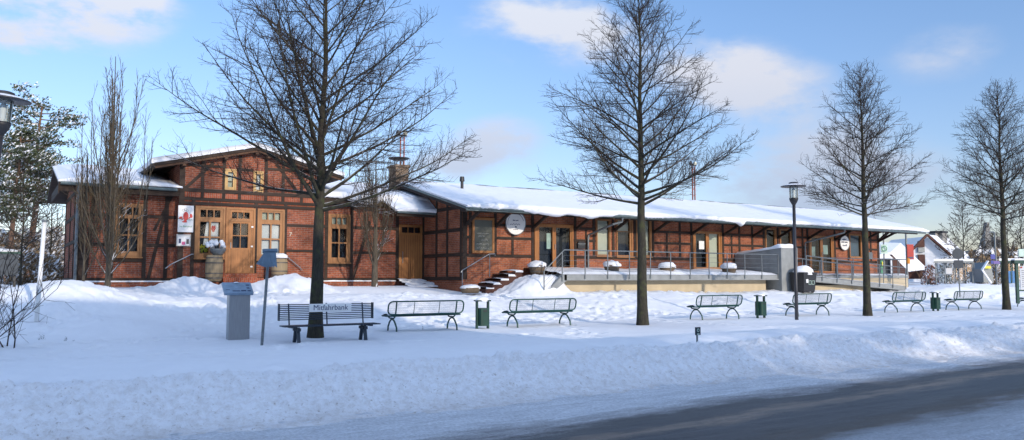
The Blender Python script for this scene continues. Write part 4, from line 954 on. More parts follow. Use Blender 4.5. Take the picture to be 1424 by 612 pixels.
# ================================================================ STREET FURNITURE
def bench():
    L = 2.2; t = thing('park_bench', 'x', 'bench', (0,0,0), 'green metal benches facing the station')
    # local: x along, y: seat towards +y (faces the station), backrest at y=0
    g = M['green']; rc = .12
    def rr(x0, x1, z0, z1, yf, r, n=5):
        pts = []
        for cx, cz, a0 in ((x1-r,z1-r,0), (x0+r,z1-r,PI/2), (x0+r,z0+r,PI), (x1-r,z0+r,1.5*PI)):
            for k in range(n): a = a0+PI/2*k/(n-1); pts.append((cx+r*math.cos(a), yf(cz+r*math.sin(a)), cz+r*math.sin(a)))
        return pts
    yb = lambda z: -.02-(z-.42)*.22
    m = MB(); m.tube(rr(-L/2, L/2, .47, .83, yb, rc), .021, 8, closed=True)
    for x in (-L/6, L/6): m.tube([(x,yb(.47),.47), (x,yb(.83),.83)], .009, 6)
    br = m.build('backrest', g, t)
    m = MB()   # wire mesh: vertical wires with a few cross wires
    x = -L/2+.05
    while x < L/2-.04:
        m.tube([(x,yb(.48),.48), (x,yb(.82),.82)], .0022, 3, cap=False); x += .022
    for z in (.53,.59,.65,.71,.77): m.tube([(-L/2+.02,yb(z),z), (L/2-.02,yb(z),z)], .0022, 3, cap=False)
    m.build('wire_mesh', M['galv'], br)
    m = MB(); ys0, ys1 = .03, .47
    pts = []
    for cx, cy, a0 in ((L/2-.14,ys1-.1,0), (-L/2+.14,ys1-.1,PI/2), (-L/2+.14,ys0+.08,PI), (L/2-.14,ys0+.08,1.5*PI)):
        for k in range(5): a = a0+PI/2*k/4; pts.append((cx+.12*math.cos(a)*1, cy+.1*math.sin(a), .43+.0*a))
    m.tube(pts, .021, 8, closed=True); m.box(-L/2+.03, L/2-.03, ys0, ys1, .425, .432); st = m.build('seat', g, t)
    m = MB(); n1 = 60; vs_ = []; fs_ = []
    for j in range(5):
        for i in range(n1+1):
            x = -L/2+.05+(L-.1)*i/n1; v = ys0+.02+(ys1-ys0-.04)*j/4; hh = max(.001, .028+.045*mn.noise((x*2.2, v*3, 1))*(1 if 0 < j < 4 else 0)+(.012 if 0 < j < 4 else -.012)); vs_.append((x, v, .434+hh))
    for j in range(4):
        for i in range(n1): q = j*(n1+1)+i; fs_.append((q, q+1, q+n1+2, q+n1+1))
    m.add(vs_, fs_); m.build('snow_cover', M['snow'], st, smooth=True)
    for x in (-L/2+.22, L/2-.22):
        m = MB()
        m.tube([(x,yb(.83),.83), (x,yb(.5),.5), (x,.02,.40), (x,.10,.36), (x,.30,.36), (x,.40,.37), (x,.45,.42)], .021, 8)
        m.tube([(x,-.12,-.05), (x,-.10,.12), (x,-.0,.24), (x,.08,.31), (x,.18,.335), (x,.30,.31), (x,.38,.24), (x,.46,.12), (x,.48,-.05)], .023, 8)
        m.build('leg', g, t)
    return t
VB = 20.55
b0 = bench(); spots = [(539, 643, 'green bench left of the leftmost litter bin, next to the dark slatted bench'), (707, 799, 'green bench between the leftmost litter bin and the thick second tree'),
    (966, 1029, 'green bench left of the middle litter bin, behind the little marker post'), (1100, 1153, 'green bench standing behind the street lamp post'),
    (1237, 1285, 'green bench left of the far litter bin, right of the third tree'), (1321, 1366, 'green bench farthest right, between far litter bin and fourth tree')]
tree_z = 0
for i, (x0, x1, lab) in enumerate(spots):
    ua, ub = UU(x0, VB), UU(x1, VB); L = ub-ua; o = b0 if i == 0 else copy_tree(b0)
    o.location = ((ua+ub)/2, VB, gz((ua+ub)/2, VB)+.01+(.0 if i < 2 else .02)); o.rotation_euler = (0,0,0); o['label'] = lab
    o.scale = (min(1.12, max(.9, L/2.2)), 1, 1)
    print('bench', i, round(L, 2), round(ua, 2))
def bin_(px, lab, i):
    u = UU(px, VB+.1); v = VB+.1; z = gz(u, v); t = thing('litter_bin', lab, 'litter bin', (u, v, z), 'green litter bins between the benches'); t0 = (u, v, z)
    g = M['green_bin']; w, d = .19, .17
    for sx_ in (-1, 1):
        m = MB(); m.box(u+sx_*w-.025, u+sx_*w+.025, v-.04, v+.04, z-.1, z+.80); m.build('support', g, t)
    m = MB(); n = 16; pts = []
    for cx, cy, a0 in ((w-.09,d-.09,0), (-w+.09,d-.09,PI/2), (-w+.09,-d+.09,PI), (w-.09,-d+.09,1.5*PI)):
        for k in range(4): a = a0+PI/2*k/3; pts.append((u+cx+.065*math.cos(a), v+cy+.09*math.sin(a)))
    m.prism(pts, z+.08, z+.60, axis='z'); body = m.build('body', g, t)
    m = MB(); m.box(u-.07, u+.05, v-d-.012, v-d-.001, z+.50, z+.54); m.build('keyhole_plate', M['black'], body)
    m = MB(); m.prism([(u-w-.028,v-d*.8),(u+w+.028,v-d*.8),(u+w+.028,v+d*.8),(u-w-.028,v+d*.8)], z+.801, z+.835, axis='z'); m.box(u-w, u+w, v+d-.04, v+d-.02, z+.6, z+.8) if False else None; m.build('hood', g, t)
    m = MB(); blobmesh(m, (u, v, z+.83), .19 if i else .22, .16, .10 if i == 0 else .06, i, 14, 6, .15); m.build('snow_cover', M['snow'], t, smooth=True)
bin_(671, 'green litter bin with rounded snow cap between the two nearest green benches', 0); bin_(1057, 'green litter bin left of the street lamp, middle of three', 1); bin_(1299.5, 'green litter bin between the two farthest green benches', 2)

# ride-share bench
VMf = 18.35; ua, ub = UU(391, VMf+.2), UU(522, VMf+.2); L = ub-ua; u = (ua+ub)/2; z = gz(u, VMf)-.01
rb = thing('rideshare_bench', 'dark slatted metal bench with white Mitfahrbank sign in front of thickest tree', 'bench', (u, VMf, z))
m = MB()
for k in range(9): m.box(u-L/2, u+L/2, VMf+.30+.012*k, VMf+.315+.012*k, z+.52+.043*k, z+.535+.043*k+.006)
for x in (-L/2+.25, 0, L/2-.25): m.beam((u+x,VMf+.33,z+.36), (u+x,VMf+.42,z+.90), .03, .015)
m.box(u-L/2, u-L/2+.015, VMf+.29, VMf+.42, z+.51, z+.9); m.box(u+L/2-.015, u+L/2, VMf+.29, VMf+.42, z+.51, z+.9)
m.build('backrest', M['anthracite'], rb)
m = MB()
for k in range(9): m.box(u-L/2, u+L/2+.0, VMf-.16+.05*k, VMf-.135+.05*k, z+.385, z+.41)
m.box(u-L/2+.2, u-L/2+.25, VMf-.16, VMf+.3, z+.35, z+.384); m.box(u+L/2-.25, u+L/2-.2, VMf-.16, VMf+.3, z+.35, z+.384); m.build('seat', M['anthracite'], rb)
for x in (-L/2+.35, L/2-.35):
    m = MB(); m.beam((u+x,VMf-.12,z-.1), (u+x,VMf+.0,z+.36), .07, .06); m.beam((u+x,VMf+.28,z-.1), (u+x,VMf+.14,z+.36), .07, .06); m.box(u+x-.035, u+x+.035, VMf-.12, VMf+.28, z+.28, z+.349); m.build('leg', M['anthracite'], rb)
sg = px_rect(430, 488, 427, 439.5, VMf+.3)
sb = MB(); sb.box(sg[0], sg[1], VMf+.24, VMf+.27, z+.70, z+.89); sp_ = sb.build('name_sign', M['white'], rb, label='white sign reading Mitfahrbank')
text_part('Mitfahrbank', ((sg[0]+sg[1])/2, VMf+.237, z+.795), .20, M['navy'], sp_, 'lettering', width=(sg[1]-sg[0])*.82)
# ride-share flip sign post
VS = 18.3; u = UU(365.5, VS); z = gz(u, VS); tp_ = at(375, 347, VS)
t = thing('destination_sign_post', 'thin grey post with fanned blue-grey flip signs left of the slatted bench', 'sign post', (u, VS, z))
m = MB(); m.tube([(u,VS,z-.2), (tp_[0]-.02,VS,tp_[1]-.08)], .032, 10); m.build('pole', M['galv'], t)
uz, zz_ = tp_[0], tp_[1]-.04
m = MB(); m.tube([(uz-.17,VS-.04,zz_), (uz+.15,VS-.10,zz_+.015)], .05, 14); m.build('hinge_tube', M['bluegrey'], t)
for k in range(5):
    m = MB(); x0 = uz-.09+k*.028; dx = -.19+k*.055; yy = VS-.10-.012*k; w = .075
    m.add([(x0-.06,yy,zz_-.03),(x0+w,yy-.01,zz_-.03),(x0+w+dx*.6,yy-.07,zz_-.37),(x0-.05+dx,yy-.05,zz_-.29),(x0-.06,yy+.008,zz_-.03),(x0+w,yy-.002,zz_-.03),(x0+w+dx*.6,yy-.062,zz_-.37),(x0-.05+dx,yy-.042,zz_-.29)], [(3,2,1,0),(4,5,6,7),(0,1,5,4),(1,2,6,5),(2,3,7,6),(3,0,4,7)]); m.build('flip_sign', M['bluegrey'], t)
# info desk pedestal
VP = 20.4; ua, ub = UU(318, VP), UU(347, VP); z = gz(ua, VP); u = (ua+ub)/2
t = thing('information_desk', 'stainless steel information pedestal with slanted snow-dusted map panel', 'information board', (u, VP, z))
m = MB(); m.box(ua, ub, VP-.12, VP+.12, z-.1, z+1.08); m.build('column', M['steel'], t)
pa, pb = UU(313, VP-.2), UU(353, VP-.2)
m = MB(); m.prism([(VP-.22,z+1.13),(VP+.12,z+1.38),(VP+.16,z+1.34),(VP-.16,z+1.07)], pa, pb, axis='x'); pn = m.build('map_panel', M['panelgrey'], t)
def onp(x, f, lift=.006): return (pa+(pb-pa)*x, VP-.22+.34*f, z+1.13+.25*f+lift)
for x0, x1, f0, f1 in ((.28,.55,.12,.2), (.58,.76,.12,.24), (.80,.92,.12,.22), (.80,.9,.38,.48), (.80,.93,.66,.76), (.06,.2,.25,.3)):
    m = MB(); m.add([onp(x0,f0), onp(x1,f0), onp(x1,f1), onp(x0,f1)], [(0,1,2,3)]); m.build('map_print', M['navy'], pn)

m = MB()
for x, f, r in ((.5,.95,.04),): m = MB(); blobmesh(m, onp(x, f), r*1.6, r, .02, x*10, 10, 5); m.build('snow_cover', M['snow'], pn, smooth=True)
# small hydrant marker post
VH = 11.7; u = UU(968, VH); z = gz(u, VH)+.03
t = thing('marker_post', 'short grey marker post with small dark box standing in the roadside snowbank', 'marker post', (u, VH, z)); ztop = ZZ(968, 455, VH)
m = MB(); m.box(u-.012, u+.012, VH-.015, VH+.015, z-.3, ztop-.1); m.build('post', M['galv'], t)
m = MB(); m.box(u-.055, u+.055, VH-.045, VH-.0, ztop-.155, ztop); bx_ = m.build('box', M['anthracite'], t)
m = MB(); m.tube([(u-.012+.028*math.cos(2*PI*k/14), VH-.047, ztop-.06+.028*math.sin(2*PI*k/14)) for k in range(14)], .007, 4, closed=True); m.box(u-.045, u+.02, VH-.05, VH-.046, ztop-.145, ztop-.125); m.build('print', M['paleg'], bx_)
# street lamps
def lamp(u, v, H, label, lean=0, cup=True):
    z = gz(u, v); t = thing('street_lamp', label, 'street lamp', (u, v, z), 'disc-topped street lamps')
    m = MB(); m.tube([(u,v,z-.2), (u,v,z+1.0), (u,v,z+H-.75)], [.065,.06,.055], 12); m.tube([(u,v,z+1.0), (u,v,z+1.02)], .075, 12); m.build('pole', M['lampgrey'], t, smooth=True)
    m = MB(); m.lathe([(.055,-.75),(.075,-.72),(.13,-.62),(.155,-.55),(.155,-.5),(.02,-.5)], (u, v, z+H), 18); m.build('base_cup', M['black'], t, smooth=True)
    m = MB(); m.lathe([(.145,-.5),(.15,-.15),(.15,-.1)], (u, v, z+H), 20); m.build('glass', M['clear'], t, smooth=True)
    m = MB(); m.lathe([(.05,-.49),(.06,-.2),(.02,-.14)], (u, v, z+H), 12)
    for k in range(6): a = k*PI/3; m.tube([(u+.135*math.cos(a),v+.135*math.sin(a),z+H-.5), (u+.135*math.cos(a),v+.135*math.sin(a),z+H-.1)], .006, 4)
    m.build('bulb_rods', M['white'], t)
    m = MB(); m.lathe([(0,-.1),(.43,-.1),(.445,-.085),(.43,-.07),(.2,-.02),(.16,.0),(.16,.05),(.1,.07),(0,.07)], (u, v, z+H), 28); m.build('disc_hood', M['lampgrey'], t, smooth=True)
    m = MB(); m.lathe([(.42,-.066),(.3,-.03),(.19,.0),(.17,.0)], (u, v, z+H), 24); m.build('snow_cover', M['snow'], t, smooth=True); return t
V_ = 18.7; lamp(UU(1106.5, V_), V_, ZZ(1103, 256, V_)-gz(UU(1106.5, V_), V_), 'tall dark street lamp with disc hood in front of a green bench')
Z_ = 14.8; V_ = Z_*(.843-.537*(4-712)/1120); LL = lamp(UU(-21, V_, 150), V_, ZZ(7, 134, V_)-gz(0, V_), 'street lamp cut off by the left picture edge, glass cylinder under disc hood'); LL.rotation_euler = Matrix.Rotation(math.radians(4.2), 3, Fv).to_euler()
# white pole on the left
VQ = 23.6; a = at(50, 440, VQ); b = at(62, 309, VQ); zg_ = gz(a[0], VQ)
t = thing('flagpole_stump', 'plain white leaning post with metal cap at left, near the snow heap', 'post', (a[0], VQ, zg_)); m = MB(); m.tube([(a[0],VQ,zg_-.4), (b[0],VQ,b[1])], [.055,.05], 12); m.build('pole', M['white'], t, smooth=True)
m = MB(); m.tube([(b[0],VQ,b[1]), (b[0]+.004,VQ,b[1]+.07)], .065, 12); m.build('cap', M['galv'], t)

# ================================================================ TREES
def rdir(rnd, d, ang, az):
    d = d.normalized(); ref = Vector((0,0,1)) if abs(d.z) < .95 else Vector((1,0,0)); x = d.cross(ref).normalized(); y = d.cross(x)
    return (d*math.cos(ang)+(x*math.cos(az)+y*math.sin(az))*math.sin(ang)).normalized()
def limb(mb, rnd, p, d, L, r0, r1, nseg, n, up, wob, mi=0):
    pts = [Vector(p)]; dd = Vector(d).normalized(); st = L/nseg; dirs = [dd.copy()]
    for i in range(nseg):
        dd = (dd+Vector((rnd.gauss(0,wob), rnd.gauss(0,wob), rnd.gauss(0,wob)+up))).normalized(); pts.append(pts[-1]+dd*st); dirs.append(dd.copy())
    rad = [r0+(r1-r0)*(i/nseg)**.8 for i in range(nseg+1)]
    mb.tube(pts, rad, n, mi, cap=False); return pts, dirs, rad
def linden(name, loc, seed, z0, H, W, rt, label, group, dens=1.0, fork=False, lean=(0,0), twr=.0052, deep=True, broad=False, zw=None):
    """z0: height of the first branches, W: crown radius"""
    rnd = random.Random(seed); t = thing(name, label, 'tree', loc, group); O = Vector(loc)
    tk = MB(); cr = MB(); p = Vector((0,0,-.3)); pts = []; rad = []; n = 26
    for i in range(n+1):
        f = i/n; zz = -.3+(H+.3)*f
        q = Vector((lean[0]*zz+.07*mn.noise((zz*.5, seed, 0))*min(1, f*3), lean[1]*zz+.07*mn.noise((zz*.5, seed, 9)), zz)); pts.append(q)
        r = rt*(1-.35*min(1, zz/z0)) if zz < z0 else rt*.60*(1-(zz-z0)/(H-z0))**1.15+.007
        if zz < .35: r *= 1+.35*(1-max(0, zz)/.35)**2
        rad.append(r)
    tk.tube(pts, rad, 12, cap=False)
    def trunk_at(z):
        f = (z+.3)/(H+.3)*n; i = min(n-1, int(f)); k = f-i; return pts[i].lerp(pts[i+1], k), rad[i]*(1-k)+rad[i+1]*k
    def twigs(P, D, L, k0, lvl):
        # side shoots along a limb
        m_ = len(P)-1; s = k0
        sp_ = (.165, .115, .13)[lvl]/dens
        while s < L:
            f = s/L*m_; i = min(m_-1, int(f)); q = P[i].lerp(P[i+1], f-i); rem = (L-s)
            az = rnd.uniform(0, 2*PI); an = rnd.uniform(.6, 1.0)
            if lvl == 0: l = min(1.3, .32+rem*rnd.uniform(.28,.55))*rnd.uniform(.6,1.2)
            elif lvl == 1: l = min(.6, .10+rem*rnd.uniform(.3,.6))*rnd.uniform(.6,1.2)
            else: l = rnd.uniform(.08,.26)
            dn = rdir(rnd, D[i+1], an, az)
            if dn.z < -.25: dn.z *= .3; dn.normalize()
            if lvl == 0: pp, dd, _ = limb(cr, rnd, q, dn, l, .005+.007*l, twr*.9, 6, 4, .04, .06); twigs(pp, dd, l, .08, 1)
            elif lvl == 1:
                pp, dd, _ = limb(cr, rnd, q, dn, l, twr*1.0, twr*.55, 3, 3, .04, .07)
                if deep: twigs(pp, dd, l, .06, 2)
            else: limb(cr, rnd, q, dn, l, twr*.75, twr*.5, 2, 3, .08, .08)
            s += sp_*rnd.uniform(.6, 1.4)
    nb = int((52 if broad else 54)*dens); ga = rnd.uniform(0, 6); ZWd = zw or z0+.28*(H-z0); PW = .5 if broad else .66
    def env(z): return W*(max(0., min(1., (H-z)/(H-ZWd)))**PW)
    for k in range(nb):
        f = (k+rnd.uniform(-.35,.35))/nb; f = max(0, min(.97, f)); zz = z0+(H-z0)*.93*f**(1.45 if broad else 1.2)
        q, r = trunk_at(zz); ga += 2.4+rnd.uniform(-.4,.4)
        if broad: an = math.radians((80, 68, 50, 74, 58, 38, 66)[k % 7]*(1-.35*f)+rnd.uniform(-6,6))
        else: an = math.radians(72-42*f+rnd.uniform(-10,10))
        d = Vector((math.sin(an)*math.cos(ga), math.sin(an)*math.sin(ga), math.cos(an)))
        # walk outwards until the crown's outline is reached
        up_ = .027; x = Vector(q); dd = d.copy(); L = 0; lim = rnd.uniform(.84, 1.06)
        while L < 8 and math.hypot(x.x, x.y) < env(x.z)*lim and x.z < H*1.0: dd = (dd+Vector((0,0,up_))).normalized(); x = x+dd*.33; L += .33
        if L < .5: L = rnd.uniform(.4,.8)
        br = min(r*.5, .007+(.0125 if L > 3 else .0095)*L); ns = max(5, int(L/.33))
        P, D, _ = limb(tk if L > 1.6 else cr, rnd, q, d, L, br, twr, ns, 6, up_, .04)
        twigs(P, D, L, L*.12+.15, 0)
    twigs([p for p in pts if p.z > z0+.6*(H-z0)], [Vector((0,0,1))]*n, H-(z0+.6*(H-z0)), .2, 0)
    o = tk.build('trunk', M['bark'], None, smooth=True); o.parent = t
    o = cr.build('crown', M['twig'], None); o.parent = t
    print(name, len(tk.f), len(cr.f)); return t
GR = 'bare street trees in a row along the road'
VT_ = 19.5
u = UU(440, 19.9); linden('linden_tree', (u, 19.9, gz(u, 19.9)), 11, 3.2, 10.9, 4.1, .185, 'thickest bare tree rising behind the Mitfahrbank bench, crown above the gabled house', GR, 1.0, broad=True, lean=(.012,-.015), twr=.0043, zw=5.0)
u = UU(893, VT_); linden('linden_tree', (u, VT_, gz(u, VT_)), 29, 3.8, 11.3, 3.6, .18, 'tall bare tree in front of the middle of the long shed', GR, 1.0, twr=.0047, zw=5.3)
u = UU(1205, VT_); t3 = linden('linden_tree', (u, VT_, gz(u, VT_)), 37, 3.9, 10.1, 2.5, .155, 'slender bare tree just right of the street lamp', GR, 1.0, deep=True, twr=.0052, zw=5.5)
u = UU(1398, VT_); linden('linden_tree', (u, VT_, gz(u, VT_)), 41, 4.2, 10.8, 2.9, .165, 'bare tree at the right picture edge beside the notice board', GR, 1.0, deep=True, twr=.0056, zw=5.8)

def fastigiate(label, loc, H, W, seed, nst, snowy=True, rt=.09, z0=.35, spread=.26):
    rnd = random.Random(seed); t = thing('columnar_tree', label, 'tree', loc, 'narrow upright trees against the station house'); tk = MB(); cr = MB()
    tk.tube([(0,0,-.2),(0,0,z0),(.02,0,H*.5),(0,.02,H*.95)], [rt*1.15,rt,rt*.5,.01], 8, cap=False)
    for k in range(nst):
        az = rnd.uniform(0, 2*PI); zb = z0*.6+rnd.random()**1.3*H*.45; an = rnd.uniform(.3, .85) if zb < H*.3 else rnd.uniform(.15,.4); L = (H-zb)*rnd.uniform(.55,.95)*(.75+.25*(1-an))
        # swing out and then turn upright
        p = Vector((0,0,zb)); d = Vector((math.sin(an)*math.cos(az), math.sin(an)*math.sin(az), math.cos(an))); lim = W*rnd.uniform(.35,1.0); P = [p]; D = [d]; ns = 12; st = L/ns
        for i in range(ns):
            rr_ = math.hypot(P[-1].x, P[-1].y); k_ = .03+.4*max(0, rr_/lim-.6); out = Vector((d.x, d.y, 0))
            d = (d-out*k_*.8+Vector((rnd.gauss(0,.03), rnd.gauss(0,.03), .05+k_*.4))).normalized(); P.append(P[-1]+d*st); D.append(d)
        tk.tube(P, [.019*(1-.85*i/ns)*(L/6+.35)+.004 for i in range(ns+1)], 5, cap=False)
        s = .4
        while s < L:
            f = s/L*ns; i = min(ns-1, int(f)); q = P[i].lerp(P[i+1], f-i); l = rnd.uniform(.35, 1.0)*(1-.4*s/L); dn = rdir(rnd, D[i+1], rnd.uniform(.3,.55), rnd.uniform(0, 2*PI))
            pp, dd, _ = limb(cr, rnd, q, dn, l, .0085, .0045, 4, 3, .08, .05); 
            for e in range(2): limb(cr, rnd, pp[2+e], rdir(rnd, dd[2], .5, rnd.uniform(0, 6.28)), l*.45, .005, .0035, 2, 3, .08, .05)
            s += rnd.uniform(.12,.26)
    o = tk.build('trunk', M['col_bark'], None, smooth=True); o.parent = t; o = cr.build('crown', M['twig_snow'], None); o.parent = t; return t
V_ = 31.0; u = UU(150, V_); fastigiate('tall narrow many-stemmed tree with snow in its forks before the left window', (u, V_, gz(u, V_)), 8.6, 1.15, 3, 40)
V_ = 31.8; u = UU(116, V_); fastigiate('small thin upright tree at left corner of the station house', (u, V_, gz(u, V_)), 5.0, .55, 8, 10, rt=.045)
V_ = 31.4; u = UU(521, V_); fastigiate('narrow upright tree between right house window and brown side door', (u, V_, gz(u, V_)), 6.1, 1.1, 5, 30, rt=.13, z0=.9)
def sapling(px, v, z0, H, lab, seed):
    rnd = random.Random(seed); u = UU(px, v); t = thing('sapling', lab, 'sapling', (u, v, z0), 'young bare saplings in the terrace planters'); m = MB(); P, D, _ = limb(m, rnd, (0,0,0), (0,0,1), H, .013, .005, 6, 5, 0, .04); o = m.build('stem', M['twig_snow'], None); o.parent = t; m = MB()
    for k in range(14):
        i = rnd.randint(2, 5); limb(m, rnd, P[i], rdir(rnd, D[i], .8, rnd.uniform(0, 6.28)), rnd.uniform(.2,.5), .006, .004, 3, 3, .1, .05)
    o = m.build('twigs', M['twig_snow'], None); o.parent = t
sapling(853, 28.0, 2.1, 1.5, 'bare sapling growing from the planter below the wide windows', 1); sapling(929, 27.6, 2.1, 1.6, 'bare sapling in the planter just right of the tall bare tree', 2); sapling(1015, 27.6, 2.1, 1.5, 'bare sapling in the planter right of the paper-marked door', 3)
def bush(label, loc, H, W, seed, n, mat='twig', r=.009, cat='shrub', name='bare_shrub', group=None, bend=.03, low=False):
    rnd = random.Random(seed); t = thing(name, label, cat, loc, group); m = MB(); tw = MB()
    for k in range(n):
        az = rnd.uniform(0, 2*PI); an = rnd.uniform(.1, .95 if not low else 1.2); L = H*rnd.uniform(.5,1.0)
        P, D, _ = limb(m, rnd, (rnd.gauss(0,W*.12), rnd.gauss(0,W*.12), -.1), (math.sin(an)*math.cos(az)*W/H*1.2, math.sin(an)*math.sin(az)*W/H*1.2, math.cos(an)), L, r*1.6, r*.5, 6, 4, bend, .07)
        for j in range(1, 7):
            for e in range(3):
                pp, dd, _ = limb(tw, rnd, P[j], rdir(rnd, D[j], rnd.uniform(.4,1.0), rnd.uniform(0, 6.28)), L*rnd.uniform(.12,.35), r*.6, r*.35, 3, 3, .03, .08)
                limb(tw, rnd, pp[2], rdir(rnd, dd[2], .7, rnd.uniform(0, 6.28)), L*.12, r*.4, r*.3, 2, 3, .03, .08)
    o = m.build('stems', M[mat], None); o.parent = t; o = tw.build('twigs', M[mat], None); o.parent = t; return t
V_ = 20.5; u = UU(-6, V_); bush('dark bare shrub reaching in from the left picture edge', (u, V_, gz(u, V_)), 3.0, 2.2, 4, 13, r=.010)
# weeds poking through the snow
for i, (px, v) in enumerate(((62, 22.0), (92, 21.5), (585, 21.2))):
    u = UU(px, v); bush(['few dry weed stems poking through snow below the white post', 'dry weed tuft in snow right of the white post', 'two dry stalks under the nearest green bench'][i], (u, v, gz(u, v)), .28, .25, 30+i, 3 if i < 2 else 2, r=.003, cat='weed', name='dry_weed', group='dry weeds poking through the snow')

# pines and wood on the left
def pine(label, loc, H, W, seed, rt=.22, cb=.45, snow=.36, name='pine_tree', ntuft=150, lean=0):
    rnd = random.Random(seed); t = thing(name, label, 'tree', loc, 'snowy pines and wood behind the left edge'); tk = MB(); cr = MB()
    P = [Vector((lean*H*f+.25*mn.noise((f*3, seed, 0)), .25*mn.noise((f*3, seed, 5)), H*f-.2*(1-f))) for f in [i/10 for i in range(11)]]
    tk.tube(P, [rt*(1-.8*i/10) for i in range(11)], 9, cap=False)
    nb = 34
    for k in range(nb):
        f = cb+(1-cb)*(k+.5)/nb; i = min(9, int(f*10)); q = P[i].lerp(P[i+1], f*10-i); az = k*2.4+rnd.uniform(-.5,.5); R = W*(math.sin(PI*min(1, .25+.78*(1-(f-cb)/(1-cb)))))*rnd.uniform(.55,1.1)+.3
        pp, dd, _ = limb(tk, rnd, q, (math.cos(az), math.sin(az), rnd.uniform(-.05,.45)), R, .035, .012, 5, 4, .02, .09)
        for e in (2, 3, 4, 5):
            for h in range(2):
                c = pp[e]+Vector((rnd.gauss(0,.25), rnd.gauss(0,.25), rnd.gauss(.05,.12))); s = rnd.uniform(.3,.62)
                for j in range(int(ntuft/4)):
                    a = rnd.uniform(0, 2*PI); rr_ = s*math.sqrt(rnd.random()); zz = rnd.uniform(-.5,.6)*s*.55; x = c+Vector((rr_*math.cos(a), rr_*math.sin(a), zz)); w = rnd.uniform(.05,.11)
                    n = Vector((rnd.gauss(0,1), rnd.gauss(0,1), rnd.gauss(.4,.8))).normalized(); a1 = n.orthogonal().normalized()*w; a2 = n.cross(a1)*rnd.uniform(.5,1.0)
                    mi = 1 if (zz > -s*.02 and rnd.random() < snow) else 0
                    cr.add([x-a1, x+a2*.6, x+a1, x-a2*.6], [(0,1,2,3)], mi)
    o = tk.build('trunk', M['pine_bark'], None, smooth=True); o.parent = t; o = cr.build('crown', [M['needle'], M['snow']], None); o.parent = t; return t
M['needle'] = simple('pine_needles', (.055,.070,.030), .8, 0, .4, 2)
def place(px, D):   # point at forward distance D on screen column px
    xn = (px-712)/1120; return D*(ca+sa*xn), D*(sa-ca*xn)
u, v = place(42, 46); pine('tall pine with snow-laden flat crown rising left of the station house', (u, v, 1.1), 10.3, 2.1, 2, cb=.46, lean=.03)
u, v = place(12, 44); pine('pine with bent reddish trunk at the left edge, lower than its neighbour', (u, v, 1.1), 8.2, 1.9, 6, rt=.18, cb=.45, lean=.04)
u, v = place(-14, 52); pine('pine partly outside the left picture edge', (u, v, 1.1), 10.3, 2.2, 9, cb=.4)
u, v = place(72, 60); 
def thicket(label, loc, H, W, seed, nt, name='snowy_shrub', mats=None, cat='shrub', grp='snowy brushwood at left', sn=.45):
    rnd = random.Random(seed); t = thing(name, label, cat, loc, grp); st = MB(); cr = MB()
    for k in range(14):
        az = rnd.uniform(0, 6.28); P, D, _ = limb(st, rnd, (rnd.gauss(0,W*.3), rnd.gauss(0,W*.2), -.1), (math.cos(az)*.4, math.sin(az)*.4, 1), H*rnd.uniform(.6,.95), .04, .012, 6, 4, .0, .08)
    for k in range(nt):
        a = rnd.uniform(0, 6.28); f = rnd.random(); r_ = W*math.sqrt(rnd.random())*(1-.55*f**2); c = Vector((r_*math.cos(a), r_*math.sin(a)*.7, H*f*(.8+.25*mn.noise((r_*math.cos(a)*.9, seed, 2)))))
        if mn.noise(c*1.1+Vector((seed,0,0))) < -.12: continue
        w = rnd.uniform(.07,.2); n = Vector((rnd.gauss(0,1), rnd.gauss(0,1), rnd.gauss(0,1))).normalized(); a1 = n.orthogonal().normalized()*w; a2 = n.cross(a1)*rnd.uniform(.12,.35)
        cr.add([c-a1, c+a2, c+a1, c-a2], [(0,1,2,3)], 1 if rnd.random() < sn else 0)
    o = st.build('stems', M['brush'], None); o.parent = t; o = cr.build('twigs', mats or [M['brushleaf'], M['snow']], None); o.parent = t; return t
M['brushleaf'] = simple('dry_brush', (.22,.15,.08), .9, 0, .45, 1.5); M['rustleaf'] = simple('rusty_leaves', (.26,.10,.05), .9, 0, .4, 2); M['darkleaf'] = simple('dark_evergreen', (.05,.06,.035), .9, 0, .4, 2)
for i, (px, D, H, W, lab) in enumerate(((62, 52, 4.6, 2.0, 'pale snowy thicket left of the station house, above the orange gable'), (35, 50, 3.6, 2.2, 'brown snowy thicket under the tall pine'), (8, 46, 3.8, 2.2, 'brown brushwood at the left edge behind the dark container'), (84, 48, 3.9, 1.2, 'snow-dusted bush touching the left corner of the station house'), (52, 42, 2.4, 1.4, 'low reddish bush behind the white post'), (22, 56, 5.0, 2.4, 'tall pale frosted thicket behind the bent pine trunk'), (48, 58, 4.6, 2.2, 'frosted thicket between the pines and the orange gable'))):
    u, v = place(px, D); thicket(lab, (u, v, 1.0), H, W, 50+i, 6500, sn=.6 if i in (0, 3, 5, 6) else .32)
for i, (px, D, H) in enumerate(((30, 38, 6.0), (70, 44, 6.5))):
    u, v = place(px, D); linden('bare_tree', (u, v, 1.0), 60+i, 1.4, H, 2.1, .07, ['bare crooked tree before the pines at left', 'thin bare tree between pines and the station house'][i], 'bare trees among the pines', .6, deep=False, twr=.011)
# tiny house gable behind the station
u, v = place(93, 62); t = thing('far_house', 'orange brick house gable half hidden left of the station', 'house', (u, v, .9))
m = MB(); m.prism([(u-2.6,.5),(u+2.2,.5),(u+2.2,4.2),(u+.6,5.4),(u-2.6,2.6)], v, v+5); m.build('wall', M['housered'], t); m = MB(); m.beam((u-2.9,v-.2,2.5), (u+.7,v-.2,5.6), .5, .12); m.build('verge', M['white'], t)
